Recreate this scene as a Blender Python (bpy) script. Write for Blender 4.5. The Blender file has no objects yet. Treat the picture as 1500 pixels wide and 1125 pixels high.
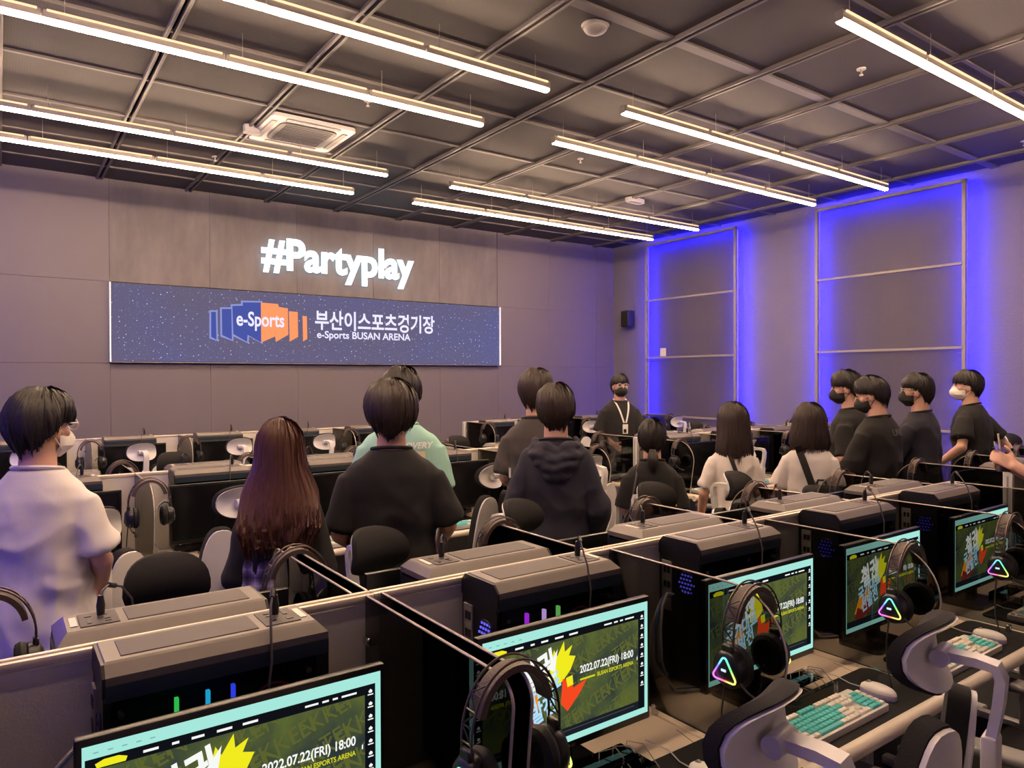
import bpy, bmesh, math, random
from mathutils import Vector, Matrix, noise, Euler
from mathutils.bvhtree import BVHTree
PI = math.pi
random.seed(7)
SC = bpy.context.scene
COL = SC.collection
TMP = bpy.data.scenes.new('scratch')      # meshes are evaluated here, away from the big scene
# ------------------------------------------------------------------ camera
CAMZ = 1.76
YAW, PITCH, ROLL = math.radians(35.5), math.radians(-0.5), math.radians(0.206)
_f = Vector((math.sin(YAW)*math.cos(PITCH), math.cos(YAW)*math.cos(PITCH), math.sin(PITCH)))
_r = Vector((math.cos(YAW), -math.sin(YAW), 0)); _u = _r.cross(_f)
_r2 = _r*math.cos(ROLL) - _u*math.sin(ROLL); _u2 = _u*math.cos(ROLL) + _r*math.sin(ROLL)
cam = bpy.data.cameras.new('camera'); cam.sensor_fit = 'HORIZONTAL'; cam.sensor_width = 36
cam.lens = 36*1052/1500; cam.clip_start = .02; cam.clip_end = 60
camo = bpy.data.objects.new('camera', cam); COL.objects.link(camo)
m3 = Matrix((_r2, _u2, -_f)).transposed()
camo.matrix_world = Matrix.Translation((0, 0, CAMZ)) @ m3.to_4x4()
SC.camera = camo
# ------------------------------------------------------------------ world, exposure
w = bpy.data.worlds.new('world'); SC.world = w; w.use_nodes = True
w.node_tree.nodes['Background'].inputs[0].default_value = (.5, .45, .5, 1)
w.node_tree.nodes['Background'].inputs[1].default_value = .02
vs = SC.view_settings
vs.view_transform = 'Standard'; vs.look = 'None'; vs.gamma = 1; vs.exposure = 0.12; vs.use_curve_mapping = False
cy = SC.cycles
cy.max_bounces = 8; cy.diffuse_bounces = 4; cy.glossy_bounces = 4; cy.transmission_bounces = 6; cy.transparent_max_bounces = 24
cy.sample_clamp_indirect = 6.0
cy.caustics_reflective = False; cy.caustics_refractive = False
TUBE_POWER = 98.0         # ceiling light bars
TUBE_SIDE = 1.4
BLUE_POWER = 105.0         # led strips behind the mesh panels
SIGN_POWER = 2.2
# ------------------------------------------------------------------ materials
def lin(c):
    f = lambda v: v/12.92 if v <= .04045 else ((v+.055)/1.055)**2.4
    return tuple(f(v/255) for v in c)
MATS = {}; KIDS = {}
def mat(name, rgb, rough=.5, metal=0., spec=.5, emit=None, es=0., bump=0., bscale=60., var=0., vscale=6., sheen=0.):
    """procedural material; rgb is the surface colour in 0-255 sRGB"""
    if name in MATS: return MATS[name]
    m = bpy.data.materials.new(name); m.use_nodes = True
    nt = m.node_tree; b = nt.nodes['Principled BSDF']
    c = lin(rgb)
    b.inputs['Base Color'].default_value = (*c, 1)
    b.inputs['Roughness'].default_value = rough; b.inputs['Metallic'].default_value = metal
    b.inputs['Specular IOR Level'].default_value = spec
    if sheen: b.inputs['Sheen Weight'].default_value = sheen
    tc = nt.nodes.new('ShaderNodeTexCoord')
    if var:
        n = nt.nodes.new('ShaderNodeTexNoise'); n.inputs['Scale'].default_value = vscale; n.inputs['Detail'].default_value = 5
        nt.links.new(tc.outputs['Object'], n.inputs['Vector'])
        mx = nt.nodes.new('ShaderNodeMix'); mx.data_type = 'RGBA'
        mx.inputs[6].default_value = (*[v*(1-var) for v in c], 1); mx.inputs[7].default_value = (*[min(1, v*(1+var)) for v in c], 1)
        nt.links.new(n.outputs['Fac'], mx.inputs[0]); nt.links.new(mx.outputs[2], b.inputs['Base Color'])
    if bump:
        n2 = nt.nodes.new('ShaderNodeTexNoise'); n2.inputs['Scale'].default_value = bscale; n2.inputs['Detail'].default_value = 3
        nt.links.new(tc.outputs['Object'], n2.inputs['Vector'])
        bp = nt.nodes.new('ShaderNodeBump'); bp.inputs['Strength'].default_value = bump; bp.inputs['Distance'].default_value = .01
        nt.links.new(n2.outputs['Fac'], bp.inputs['Height']); nt.links.new(bp.outputs[0], b.inputs['Normal'])
    if emit:
        b.inputs['Emission Color'].default_value = (*lin(emit), 1); b.inputs['Emission Strength'].default_value = es
    MATS[name] = m
    return m
def emat(name, rgb, s=1.0):
    """pure emitter: light strips, screens"""
    if name in MATS: return MATS[name]
    m = bpy.data.materials.new(name); m.use_nodes = True
    nt = m.node_tree; nt.nodes.clear()
    o = nt.nodes.new('ShaderNodeOutputMaterial'); e = nt.nodes.new('ShaderNodeEmission')
    e.inputs[0].default_value = (*lin(rgb), 1); e.inputs[1].default_value = s
    nt.links.new(e.outputs[0], o.inputs[0])
    MATS[name] = m
    return m
def glassmat(name, rgb, gloss=.04, rough=.02):
    """thin sheet: tinted see-through plus a mirror reflection that grows at grazing angles"""
    if name in MATS: return MATS[name]
    m = bpy.data.materials.new(name); m.use_nodes = True
    nt = m.node_tree; nt.nodes.clear()
    o = nt.nodes.new('ShaderNodeOutputMaterial'); t = nt.nodes.new('ShaderNodeBsdfTransparent'); g = nt.nodes.new('ShaderNodeBsdfGlossy')
    mx = nt.nodes.new('ShaderNodeMixShader'); fr = nt.nodes.new('ShaderNodeFresnel'); fr.inputs[0].default_value = 1.35
    t.inputs[0].default_value = (*[v/255 for v in rgb], 1); g.inputs['Roughness'].default_value = rough
    nt.links.new(fr.outputs[0], mx.inputs[0]); nt.links.new(t.outputs[0], mx.inputs[1]); nt.links.new(g.outputs[0], mx.inputs[2])
    nt.links.new(mx.outputs[0], o.inputs[0])
    MATS[name] = m
    return m
# ------------------------------------------------------------------ mesh builder
class MB:
    def __init__(self): self.bm = bmesh.new()
    def _xf(self, vs, M):
        if M is not None: bmesh.ops.transform(self.bm, matrix=M, verts=vs)
    def box(self, c, s, bev=0., seg=2, M=None, mi=0):
        r = bmesh.ops.create_cube(self.bm, size=1)
        vs = r['verts']
        for v in vs: v.co = Vector((v.co.x*s[0]+c[0], v.co.y*s[1]+c[1], v.co.z*s[2]+c[2]))
        fs = {f for v in vs for f in v.link_faces}
        for f in fs: f.material_index = mi
        if bev:
            es = list({e for v in vs for e in v.link_edges})
            rr = bmesh.ops.bevel(self.bm, geom=es, offset=bev, segments=seg, profile=.5, affect='EDGES', clamp_overlap=True)
            vs = list({v for f in rr['faces'] for v in f.verts} | {v for v in vs if v.is_valid})
            for f in {f for v in vs for f in v.link_faces}: f.material_index = mi
        self._xf(vs, M); return self
    def cyl(self, p0, p1, r0, r1=None, seg=12, caps=True, mi=0):
        p0, p1 = Vector(p0), Vector(p1); r1 = r0 if r1 is None else r1
        d = (p1-p0).normalized(); a = d.orthogonal().normalized(); b = d.cross(a)
        A = []; B = []
        for i in range(seg):
            t = 2*PI*i/seg; k = a*math.cos(t)+b*math.sin(t)
            A.append(self.bm.verts.new(p0+k*r0)); B.append(self.bm.verts.new(p1+k*r1))
        for i in range(seg):
            f = self.bm.faces.new((A[i], A[(i+1) % seg], B[(i+1) % seg], B[i])); f.material_index = mi
        if caps:
            self.bm.faces.new(A[::-1]).material_index = mi; self.bm.faces.new(B).material_index = mi
        return self
    def tube(self, path, r, seg=8, mi=0, flat=None, closed=False):
        """round tube along a path; r may be a list"""
        P = [Vector(p) for p in path]; n = len(P)
        rs = r if isinstance(r, (list, tuple)) else [r]*n
        rings = []; ref = None
        for i in range(n):
            if closed: d = P[(i+1) % n]-P[i-1]
            else: d = P[min(i+1, n-1)]-P[max(i-1, 0)]
            d.normalize()
            if ref is None: ref = d.orthogonal().normalized()
            a = (ref - d*ref.dot(d)).normalized(); b = d.cross(a); ref = a
            ring = []
            for k in range(seg):
                t = 2*PI*k/seg
                ring.append(self.bm.verts.new(P[i]+(a*math.cos(t)+b*math.sin(t))*rs[i]))
            rings.append(ring)
        m = n if closed else n-1
        for i in range(m):
            A, B = rings[i], rings[(i+1) % n]
            for k in range(seg): self.bm.faces.new((A[k], A[(k+1) % seg], B[(k+1) % seg], B[k])).material_index = mi
        if not closed:
            self.bm.faces.new(rings[0][::-1]).material_index = mi; self.bm.faces.new(rings[-1]).material_index = mi
        return self
    def band(self, path, widths, thick, up, mi=0):
        """flat strap: width along `up` direction list/vector, thickness across"""
        P = [Vector(p) for p in path]; n = len(P); rings = []
        for i in range(n):
            d = (P[min(i+1, n-1)]-P[max(i-1, 0)]).normalized()
            u = Vector(up[i] if isinstance(up, list) else up); u = (u-d*u.dot(d)).normalized(); t = d.cross(u)
            wv = widths[i] if isinstance(widths, (list, tuple)) else widths
            rings.append([self.bm.verts.new(P[i]+u*wv/2*a+t*thick/2*b) for a, b in ((-1, -1), (1, -1), (1, 1), (-1, 1))])
        for i in range(n-1):
            A, B = rings[i], rings[i+1]
            for k in range(4): self.bm.faces.new((A[k], A[(k+1) % 4], B[(k+1) % 4], B[k])).material_index = mi
        self.bm.faces.new(rings[0][::-1]); self.bm.faces.new(rings[-1])
        return self
    def ell(self, c, r, seg=16, rings=10, M=None, mi=0):
        q = bmesh.ops.create_uvsphere(self.bm, u_segments=seg, v_segments=rings, radius=1)
        for v in q['verts']: v.co = Vector((v.co.x*r[0], v.co.y*r[1], v.co.z*r[2]))
        if M is not None: bmesh.ops.transform(self.bm, matrix=M, verts=q['verts'])
        for v in q['verts']: v.co += Vector(c)
        for f in {f for v in q['verts'] for f in v.link_faces}: f.material_index = mi
        return self
    def prism(self, poly, d0, d1, M=None, mi=0):
        """polygon in local XY pushed from z=d0 to z=d1, then moved by M"""
        M = M or Matrix()
        A = [self.bm.verts.new(M @ Vector((x, y, d0))) for x, y in poly]; B = [self.bm.verts.new(M @ Vector((x, y, d1))) for x, y in poly]
        n = len(poly)
        self.bm.faces.new(A[::-1]).material_index = mi; self.bm.faces.new(B).material_index = mi
        for i in range(n): self.bm.faces.new((A[i], A[(i+1) % n], B[(i+1) % n], B[i])).material_index = mi
        return self
    def loft(self, rings, cap=True, mi=0):
        R = [[self.bm.verts.new(Vector(p)) for p in ring] for ring in rings]
        n = len(R[0])
        for i in range(len(R)-1):
            for k in range(n): self.bm.faces.new((R[i][k], R[i][(k+1) % n], R[i+1][(k+1) % n], R[i+1][k])).material_index = mi
        if cap: self.bm.faces.new(R[0][::-1]).material_index = mi; self.bm.faces.new(R[-1]).material_index = mi
        return self
    def mesh(self, name, mats, smooth=True):
        bmesh.ops.recalc_face_normals(self.bm, faces=self.bm.faces)
        me = bpy.data.meshes.new(name); self.bm.to_mesh(me); self.bm.free()
        for m in (mats if isinstance(mats, (list, tuple)) else [mats]): me.materials.append(m)
        if smooth:
            me.shade_smooth()
            me.set_sharp_from_angle(angle=math.radians(38))
        return me
    def build(self, name, mats, parent=None, smooth=True):
        return link(name, self.mesh(name, mats, smooth), parent)
def link(name, me, parent=None):
    o = bpy.data.objects.new(name, me); COL.objects.link(o)
    if parent is not None:
        o.parent = parent; KIDS.setdefault(parent, []).append(o)
    return o
def tag(o, label=None, cat=None, group=None, kind=None):
    if label: o['label'] = label
    if cat: o['category'] = cat
    if group: o['group'] = group
    if kind: o['kind'] = kind
    return o
def thing(name, label, cat, loc=(0, 0, 0), rz=0., group=None):
    o = bpy.data.objects.new(name, None); COL.objects.link(o); o.empty_display_size = .05
    o.location = loc; o.rotation_euler = (0, 0, rz)
    return tag(o, label, cat, group)
def dup(root, loc, rz, label):
    """a copy of a thing with copies of its parts and sub-parts"""
    r = root.copy(); COL.objects.link(r); r.location = loc; r.rotation_euler = (0, 0, rz); r['label'] = label
    for ch in KIDS.get(root, ()):
        c = ch.copy(); COL.objects.link(c); c.parent = r
        for g in KIDS.get(ch, ()):
            d = g.copy(); COL.objects.link(d); d.parent = c
    return r
def text_mesh(s, size, mats, off=0., ext=0., align='LEFT', sx=1., shear=0.):
    c = bpy.data.curves.new('lettering', 'FONT'); c.body = s; c.size = size; c.offset = off; c.extrude = ext; c.align_x = align; c.shear = shear
    c.resolution_u = 4
    o = bpy.data.objects.new('lettering', c); TMP.collection.objects.link(o)
    vl = TMP.view_layers[0]; vl.update(); vl.depsgraph.update()
    me = bpy.data.meshes.new_from_object(o.evaluated_get(vl.depsgraph))
    bpy.data.objects.remove(o); bpy.data.curves.remove(c)
    me.materials.clear()
    me.materials.append(mats)
    if sx != 1:
        for v in me.vertices: v.co.x *= sx
    return me
def rpoly(w, h, r, n=5, cx=0, cy=0):
    """rounded rectangle outline"""
    out = []
    for (sx, sy, a0) in ((1, 1, 0), (-1, 1, 90), (-1, -1, 180), (1, -1, 270)):
        for i in range(n+1):
            a = math.radians(a0+90*i/n)
            out.append((cx+sx*(w/2-r)+r*math.cos(a), cy+sy*(h/2-r)+r*math.sin(a)))
    return out
RX90 = Matrix.Rotation(PI/2, 4, 'X')      # local XY polygon becomes a wall facing -Y (prism depth runs to -Y)
RY90 = Matrix.Rotation(PI/2, 4, 'Y') @ Matrix.Rotation(PI/2, 4, 'Z')   # local X,Y -> world Y,Z; depth runs to +X
# ================================================================== THE ROOM
CEIL = 4.21
XL, XR, YB, YF = -1.7, 9.5, 10.0, -3.0
def gmat(name, rgb, build):
    if name in MATS: return MATS[name]
    m = mat(name, rgb); build(m.node_tree, m.node_tree.nodes['Principled BSDF']); return m
def carpet(nt, b):
    tc = nt.nodes.new('ShaderNodeTexCoord'); n = nt.nodes.new('ShaderNodeTexNoise'); n.inputs['Scale'].default_value = 140; n.inputs['Detail'].default_value = 4
    nt.links.new(tc.outputs['Object'], n.inputs['Vector'])
    cr = nt.nodes.new('ShaderNodeValToRGB'); cr.color_ramp.elements[0].color = (.012, .013, .016, 1); cr.color_ramp.elements[1].color = (.06, .062, .07, 1)
    nt.links.new(n.outputs['Fac'], cr.inputs[0]); nt.links.new(cr.outputs[0], b.inputs['Base Color']); b.inputs['Roughness'].default_value = .95
def expanded(nt, b):
    """fine expanded-metal weave of the ceiling sheets"""
    tc = nt.nodes.new('ShaderNodeTexCoord')
    mp = nt.nodes.new('ShaderNodeMapping'); mp.inputs['Rotation'].default_value = (0, 0, math.radians(45)); mp.inputs['Scale'].default_value = (1, 1, 1)
    nt.links.new(tc.outputs['Object'], mp.inputs[0])
    ck = nt.nodes.new('ShaderNodeTexChecker'); ck.inputs['Scale'].default_value = 75
    nt.links.new(mp.outputs[0], ck.inputs[0])
    n = nt.nodes.new('ShaderNodeTexNoise'); n.inputs['Scale'].default_value = 1.1; n.inputs['Detail'].default_value = 4
    nt.links.new(tc.outputs['Object'], n.inputs['Vector'])
    mx = nt.nodes.new('ShaderNodeMix'); mx.data_type = 'RGBA'; c = lin((71, 67, 68))
    mx.inputs[6].default_value = (*[v*.72 for v in c], 1); mx.inputs[7].default_value = (*[v*1.2 for v in c], 1)
    ad = nt.nodes.new('ShaderNodeMath'); ad.operation = 'MULTIPLY_ADD'; ad.inputs[1].default_value = .35
    nt.links.new(ck.outputs['Fac'], ad.inputs[0]); 
    sb = nt.nodes.new('ShaderNodeMath'); sb.operation = 'MULTIPLY'; sb.inputs[1].default_value = .65; nt.links.new(n.outputs['Fac'], sb.inputs[0]); nt.links.new(sb.outputs[0], ad.inputs[2])
    nt.links.new(ad.outputs[0], mx.inputs[0]); nt.links.new(mx.outputs[2], b.inputs['Base Color'])
    bp = nt.nodes.new('ShaderNodeBump'); bp.inputs['Strength'].default_value = .35; bp.inputs['Distance'].default_value = .004
    nt.links.new(ck.outputs['Fac'], bp.inputs['Height']); nt.links.new(bp.outputs[0], b.inputs['Normal'])
    b.inputs['Roughness'].default_value = .7
def concrete(nt, b):
    tc = nt.nodes.new('ShaderNodeTexCoord'); n = nt.nodes.new('ShaderNodeTexNoise'); n.inputs['Scale'].default_value = 1.4; n.inputs['Detail'].default_value = 7; n.inputs['Roughness'].default_value = .62
    mp = nt.nodes.new('ShaderNodeMapping'); mp.inputs['Scale'].default_value = (1.6, 1, .55)
    nt.links.new(tc.outputs['Object'], mp.inputs[0]); nt.links.new(mp.outputs[0], n.inputs['Vector'])
    cr = nt.nodes.new('ShaderNodeValToRGB'); cr.color_ramp.elements[0].position = .3; cr.color_ramp.elements[1].position = .72
    cr.color_ramp.elements[0].color = (*lin((86, 82, 86)), 1); cr.color_ramp.elements[1].color = (*lin((122, 116, 116)), 1)
    nt.links.new(n.outputs['Fac'], cr.inputs[0]); nt.links.new(cr.outputs[0], b.inputs['Base Color']); b.inputs['Roughness'].default_value = .6
m_carpet = gmat('dark_carpet', (30, 30, 34), carpet)
m_exp = gmat('ceiling_mesh', (84, 78, 76), expanded)
m_conc = gmat('concrete_board', (110, 100, 98), concrete)
m_wallp = mat('lilac_grey_panel', (108, 101, 106), .55, var=.04, vscale=3)
m_plaster = mat('grey_plaster', (124, 119, 120), .85, bump=.5, bscale=45, var=.07, vscale=2.2)
m_void = mat('void_black', (22, 22, 24), .9)
m_rail = mat('ceiling_rail_grey', (106, 101, 101), .5)
m_lightwall = mat('pale_wall', (190, 184, 180), .8, var=.03)

f = MB().box(((XL+XR)/2, (YB+YF)/2, -.05), (XR-XL+.4, YB-YF+.4, .1)).build('floor', m_carpet); tag(f, 'dark grey carpet floor of the gaming hall', kind='structure')
ceil = MB().box(((XL+XR)/2, (YB+YF)/2, CEIL+.2), (XR-XL+.4, YB-YF+.4, .1)).build('ceiling', m_void); tag(ceil, 'dark ceiling of expanded metal sheets between grey rails', kind='structure')
wb = MB().box(((XL+XR)/2, YB+.1, 2.1), (XR-XL+.4, .15, 4.4)).build('wall_back', mat('wall_backing', (66, 62, 66), .9)); tag(wb, 'lilac grey panelled stage wall behind the led screen', kind='structure')
wr = MB().box((XR+.1, (YB+YF)/2, 2.1), (.2, YB-YF+.4, 4.4)).build('wall_right', m_plaster); tag(wr, 'grey plaster side wall with blue lit mesh panels', kind='structure')
wl = MB().box((XL-.1, (YB+YF)/2, 2.1), (.2, YB-YF+.4, 4.4)).build('wall_left', m_plaster); tag(wl, 'grey plaster wall opposite the lit side wall', kind='structure')
wf = MB().box(((XL+XR)/2, YF-.1, 2.1), (XR-XL+.4, .2, 4.4)).build('wall_front', m_lightwall); tag(wf, 'pale wall behind the viewer', kind='structure')
# ceiling sheets and rails (parts of the ceiling)
YL = [-2.5, -1.5, -.5, .5, 1.5, 2.5, 3.57, 4.5, 5.5, 6.5, 7.5, 8.47, 9.42, 10.0]
XLn = list(range(-2, 10))
sheet = {}
for j in range(len(YL)-1):
    for i in range(len(XLn)):
        x0 = XLn[i]; x1 = min(x0+1, XR); y0, y1 = YL[j], YL[j+1]
        key = (round(x1-x0, 3), round(y1-y0, 3))
        if key not in sheet: sheet[key] = MB().box((0, 0, 0), (key[0]-.05, key[1]-.012, .012)).mesh('ceiling_sheet', m_exp, False)
        o = link('ceiling_sheet', sheet[key], ceil); o.location = ((x0+x1)/2, (y0+y1)/2, CEIL+random.uniform(0, .006))
rm = MB().box((-.026, 0, 0), (.024, YB-YF, .045), .004, 1).mesh('ceiling_rail', m_rail)
for x in XLn:
    for s in (0, .052):
        o = link('ceiling_rail', rm, ceil); o.location = (x+s, (YB+YF)/2, CEIL-.012)
for y in YL[:-1]:
    th = .085 if abs(y-3.57) < .01 else .03
    o = MB().box((0, 0, 0), (XR-XL, th, .022)).build('ceiling_beam', m_rail, ceil); o.location = ((XL+XR)/2, y, CEIL-.008)
# stage wall boards
XS = [-1.7, -1.2, -.05, 1.1, 2.26, 3.42, 4.58, 5.72, 6.83, 7.93, 9.06, 9.5]
def board(x0, x1, z0, z1, m, dy=0.):
    o = MB().box((0, 0, 0), (x1-x0-.002, .03, z1-z0-.002), .002, 1).build('wall_panel', m, wb); o.location = ((x0+x1)/2, YB+.005+dy, (z0+z1)/2)
for i in range(len(XS)-1):
    x0, x1 = XS[i], XS[i+1]
    mid = 1.0 < x0 < 6.8
    if mid:
        board(x0, x1, 0, 1.955, m_wallp)
        board(x0, x1, 2.955, CEIL, m_conc, .012)
    else:
        board(x0, x1, 0, 1.955, m_wallp); board(x0, x1, 1.955, 2.955, m_wallp); board(x0, x1, 2.955, CEIL, m_wallp)
# ------------------------------------------------------------------ led screen with logo
def stars(nt):
    nt.nodes.clear()
    o = nt.nodes.new('ShaderNodeOutputMaterial'); e = nt.nodes.new('ShaderNodeEmission'); tc = nt.nodes.new('ShaderNodeTexCoord')
    n = nt.nodes.new('ShaderNodeTexNoise'); n.inputs['Scale'].default_value = .55; n.inputs['Detail'].default_value = 3
    nt.links.new(tc.outputs['Object'], n.inputs['Vector'])
    cr = nt.nodes.new('ShaderNodeValToRGB'); cr.color_ramp.elements[0].position = .35; cr.color_ramp.elements[1].position = .68
    cr.color_ramp.elements[0].color = (*lin((102, 93, 116)), 1); cr.color_ramp.elements[1].color = (*lin((94, 93, 138)), 1)
    nt.links.new(n.outputs['Fac'], cr.inputs[0]); last = cr.outputs[0]
    sx_ = nt.nodes.new('ShaderNodeSeparateXYZ'); cb = nt.nodes.new('ShaderNodeCombineXYZ'); nt.links.new(tc.outputs['Object'], sx_.inputs[0]); nt.links.new(sx_.outputs[0], cb.inputs[0]); nt.links.new(sx_.outputs[2], cb.inputs[1])
    for sc, th, br in ((13, .1, 1.0), (26, .11, .5), (7, .045, 1.3)):
        v = nt.nodes.new('ShaderNodeTexVoronoi'); v.voronoi_dimensions = '2D'; v.inputs['Scale'].default_value = sc
        nt.links.new(cb.outputs[0], v.inputs['Vector'])
        mr = nt.nodes.new('ShaderNodeMapRange'); mr.inputs[1].default_value = th; mr.inputs[2].default_value = th*.4; mr.inputs[3].default_value = 0; mr.inputs[4].default_value = 1
        nt.links.new(v.outputs['Distance'], mr.inputs[0])
        sp = nt.nodes.new('ShaderNodeSeparateColor'); nt.links.new(v.outputs['Color'], sp.inputs[0])
        pw = nt.nodes.new('ShaderNodeMath'); pw.operation = 'POWER'; pw.inputs[1].default_value = 3.0; nt.links.new(sp.outputs[0], pw.inputs[0])
        mu = nt.nodes.new('ShaderNodeMath'); mu.operation = 'MULTIPLY'; nt.links.new(mr.outputs[0], mu.inputs[0]); nt.links.new(pw.outputs[0], mu.inputs[1])
        m2 = nt.nodes.new('ShaderNodeMath'); m2.operation = 'MULTIPLY'; m2.inputs[1].default_value = br; nt.links.new(mu.outputs[0], m2.inputs[0])
        mx = nt.nodes.new('ShaderNodeMix'); mx.data_type = 'RGBA'; mx.clamp_factor = True; mx.inputs[7].default_value = (.75, .85, 1.2, 1)
        nt.links.new(m2.outputs[0], mx.inputs[0]); nt.links.new(last, mx.inputs[6]); last = mx.outputs[2]
    nt.links.new(last, e.inputs[0]); nt.links.new(e.outputs[0], o.inputs[0])
m_stars = bpy.data.materials.new('led_starfield'); m_stars.use_nodes = True; stars(m_stars.node_tree)
m_frame_dk = mat('screen_frame_black', (30, 28, 32), .4)
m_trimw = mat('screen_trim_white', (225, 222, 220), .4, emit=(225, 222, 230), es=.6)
SX0, SX1, SZ0, SZ1 = 1.106, 6.826, 1.972, 2.942
SCX, SCZ = (SX0+SX1)/2, (SZ0+SZ1)/2
m_house0 = mat('trim_grey', (150, 144, 150), .4)
led = thing('led_screen', 'wide led wall screen showing the arena logo on a starfield', 'screen', (SCX, YB-.07, SZ0))
MB().box((0, .03, (SZ1-SZ0)/2), (SX1-SX0, .05, SZ1-SZ0)).build('screen_cabinet', m_frame_dk, led)
MB().box((0, 0, (SZ1-SZ0)/2), (SX1-SX0-.012, .008, SZ1-SZ0-.012)).build('display', m_stars, led)
for sx in (1, -1): MB().box((sx*((SX1-SX0)/2+.008), .01, (SZ1-SZ0)/2), (.011, .07, SZ1-SZ0)).build('edge_trim', m_trimw, led)
MB().box((0, .01, -.004), (SX1-SX0, .06, .008)).build('edge_trim', m_house0, led)
# picture elements lie flat on the display: coordinates are metres on the screen from its lower left corner
def screen_poly(pts, m, name, d=.006, par=led, W=SX1-SX0, y=-.004):
    return MB().prism([(x-W/2, z) for x, z in pts], 0, d, Matrix.Translation((0, y, 0)) @ RX90).build(name, m, par, False)
m_lblue = emat('logo_blue', (72, 84, 160)); m_lor = emat('logo_orange', (252, 152, 100)); m_lwh = emat('logo_white', (226, 222, 250), 1.1); m_lhal = emat('logo_halo', (140, 146, 205))
def wpt(px, py):       # pixel of the photograph -> point on the screen plane, used only to read the logo's proportions
    d = _f + _r2*(px-750)/1052 - _u2*(py-562.5)/1052
    t = (YB-.07)/d.y
    return (d.x*t-SX0, CAMZ+d.z*t-SZ0)
def lp(x, y): return wpt(290+x*180/1500, 425+y*90/750)
shapes_b = [[(160, 266), (216, 266), (224, 604), (160, 570)], [(290, 230), (405, 230), (412, 604), (294, 548)], [(418, 194), (545, 190), (545, 150), (765, 152), (770, 640), (603, 545), (596, 632), (430, 535)]]
shapes_o = [[(765, 152), (975, 170), (985, 205), (1095, 225), (1100, 545), (950, 632), (940, 565), (770, 640)], [(1108, 258), (1215, 268), (1220, 570), (1118, 628)], [(1275, 318), (1326, 318), (1332, 595), (1282, 626)]]
for k, s in enumerate(shapes_b+shapes_o):
    P = [lp(*q) for q in s]; cx = sum(p[0] for p in P)/len(P); cz = sum(p[1] for p in P)/len(P)
    if k < 3: screen_poly([((x-cx)*1.0+cx+(.022 if x > cx else -.022), z+(.022 if z > cz else -.022)) for x, z in P], m_lhal, 'logo_halo', .002)
    screen_poly(P, m_lblue if k < 3 else m_lor, 'logo_block', .005)
def screen_text(s, p0, p1, m, off, y=-.01):
    """lettering from baseline start p0 to the end p1 (screen metres), height follows"""
    me = text_mesh(s, 1, m, off)
    xs = [v.co.x for v in me.vertices]; ys = [v.co.y for v in me.vertices]
    w0, w1, h1, h0 = min(xs), max(xs), max(ys), min(ys)
    for v in me.vertices:
        u = (v.co.x-w0)/(w1-w0); t = (v.co.y-h0)/(h1-h0)
        v.co = Vector((p0[0]+(p1[0]-p0[0])*u-(SX1-SX0)/2, y, p0[1]+(p1[1]-p0[1])*t))
    return link('lettering', me, led)
a = lp(468, 490); b2 = lp(1050, 300); screen_text('e-Sports', (a[0], a[1]), (b2[0], b2[1]+.02), m_lwh, .02, -.012)
def tp(x, y): return wpt(450+x*200/1500, 440+y*75/562)
a = tp(84, 318); b2 = tp(1395, 150); screen_text('부산이스포츠경기장', (a[0], tp(240, 320)[1]-.01), (b2[0], tp(240, 112)[1]), m_lwh, .022)
a = tp(105, 448); b2 = tp(1130, 360); screen_text('e-Sports BUSAN ARENA', (a[0], tp(600, 452)[1]), (b2[0], tp(600, 350)[1]), m_lwh, .02)
# ------------------------------------------------------------------ glowing letters
m_sign = emat('sign_face', (236, 250, 255), SIGN_POWER)
m_signside = mat('sign_side', (225, 232, 238), .4, emit=(200, 235, 255), es=2.4)
sg = thing('wall_sign', 'glowing white channel letters reading #Partyplay above the led screen', 'sign', (2.93, YB-.06, 3.2))
xx = 0.
def sgp(px, py):
    d = _f + _r2*(px-750)/1052 - _u2*(py-562.5)/1052
    t = (YB-.06)/d.y; return (d.x*t, CAMZ+d.z*t)
x_start, x_end = sgp(383, 380)[0], sgp(606, 400)[0]
zb = sgp(383, 391)[1]
full = text_mesh('#Partyplay', 1, m_sign, .03); fx0 = min(v.co.x for v in full.vertices); fw = max(v.co.x for v in full.vertices)-fx0
bpy.data.meshes.remove(full)
SS = (x_end-x_start)/fw
pre = ''
for ch in '#Partyplay':
    pw = 0.
    if pre:
        t = text_mesh(pre+ch, 1, m_sign, .03); t2 = text_mesh(ch, 1, m_sign, .03)
        pw = max(v.co.x for v in t.vertices)-max(v.co.x for v in t2.vertices); bpy.data.meshes.remove(t); bpy.data.meshes.remove(t2)
    me = text_mesh(ch, 1, m_sign, .03, .012/SS)
    me.materials.append(m_signside)
    for p in me.polygons:
        if abs(p.normal.z) < .5: p.material_index = 1
    for v in me.vertices: v.co = Vector(((v.co.x-fx0+pw)*SS+x_start-2.93, -v.co.z*SS, v.co.y*SS*1.12+zb-3.2))
    link('letter', me, sg)
    pre += ch
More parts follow.
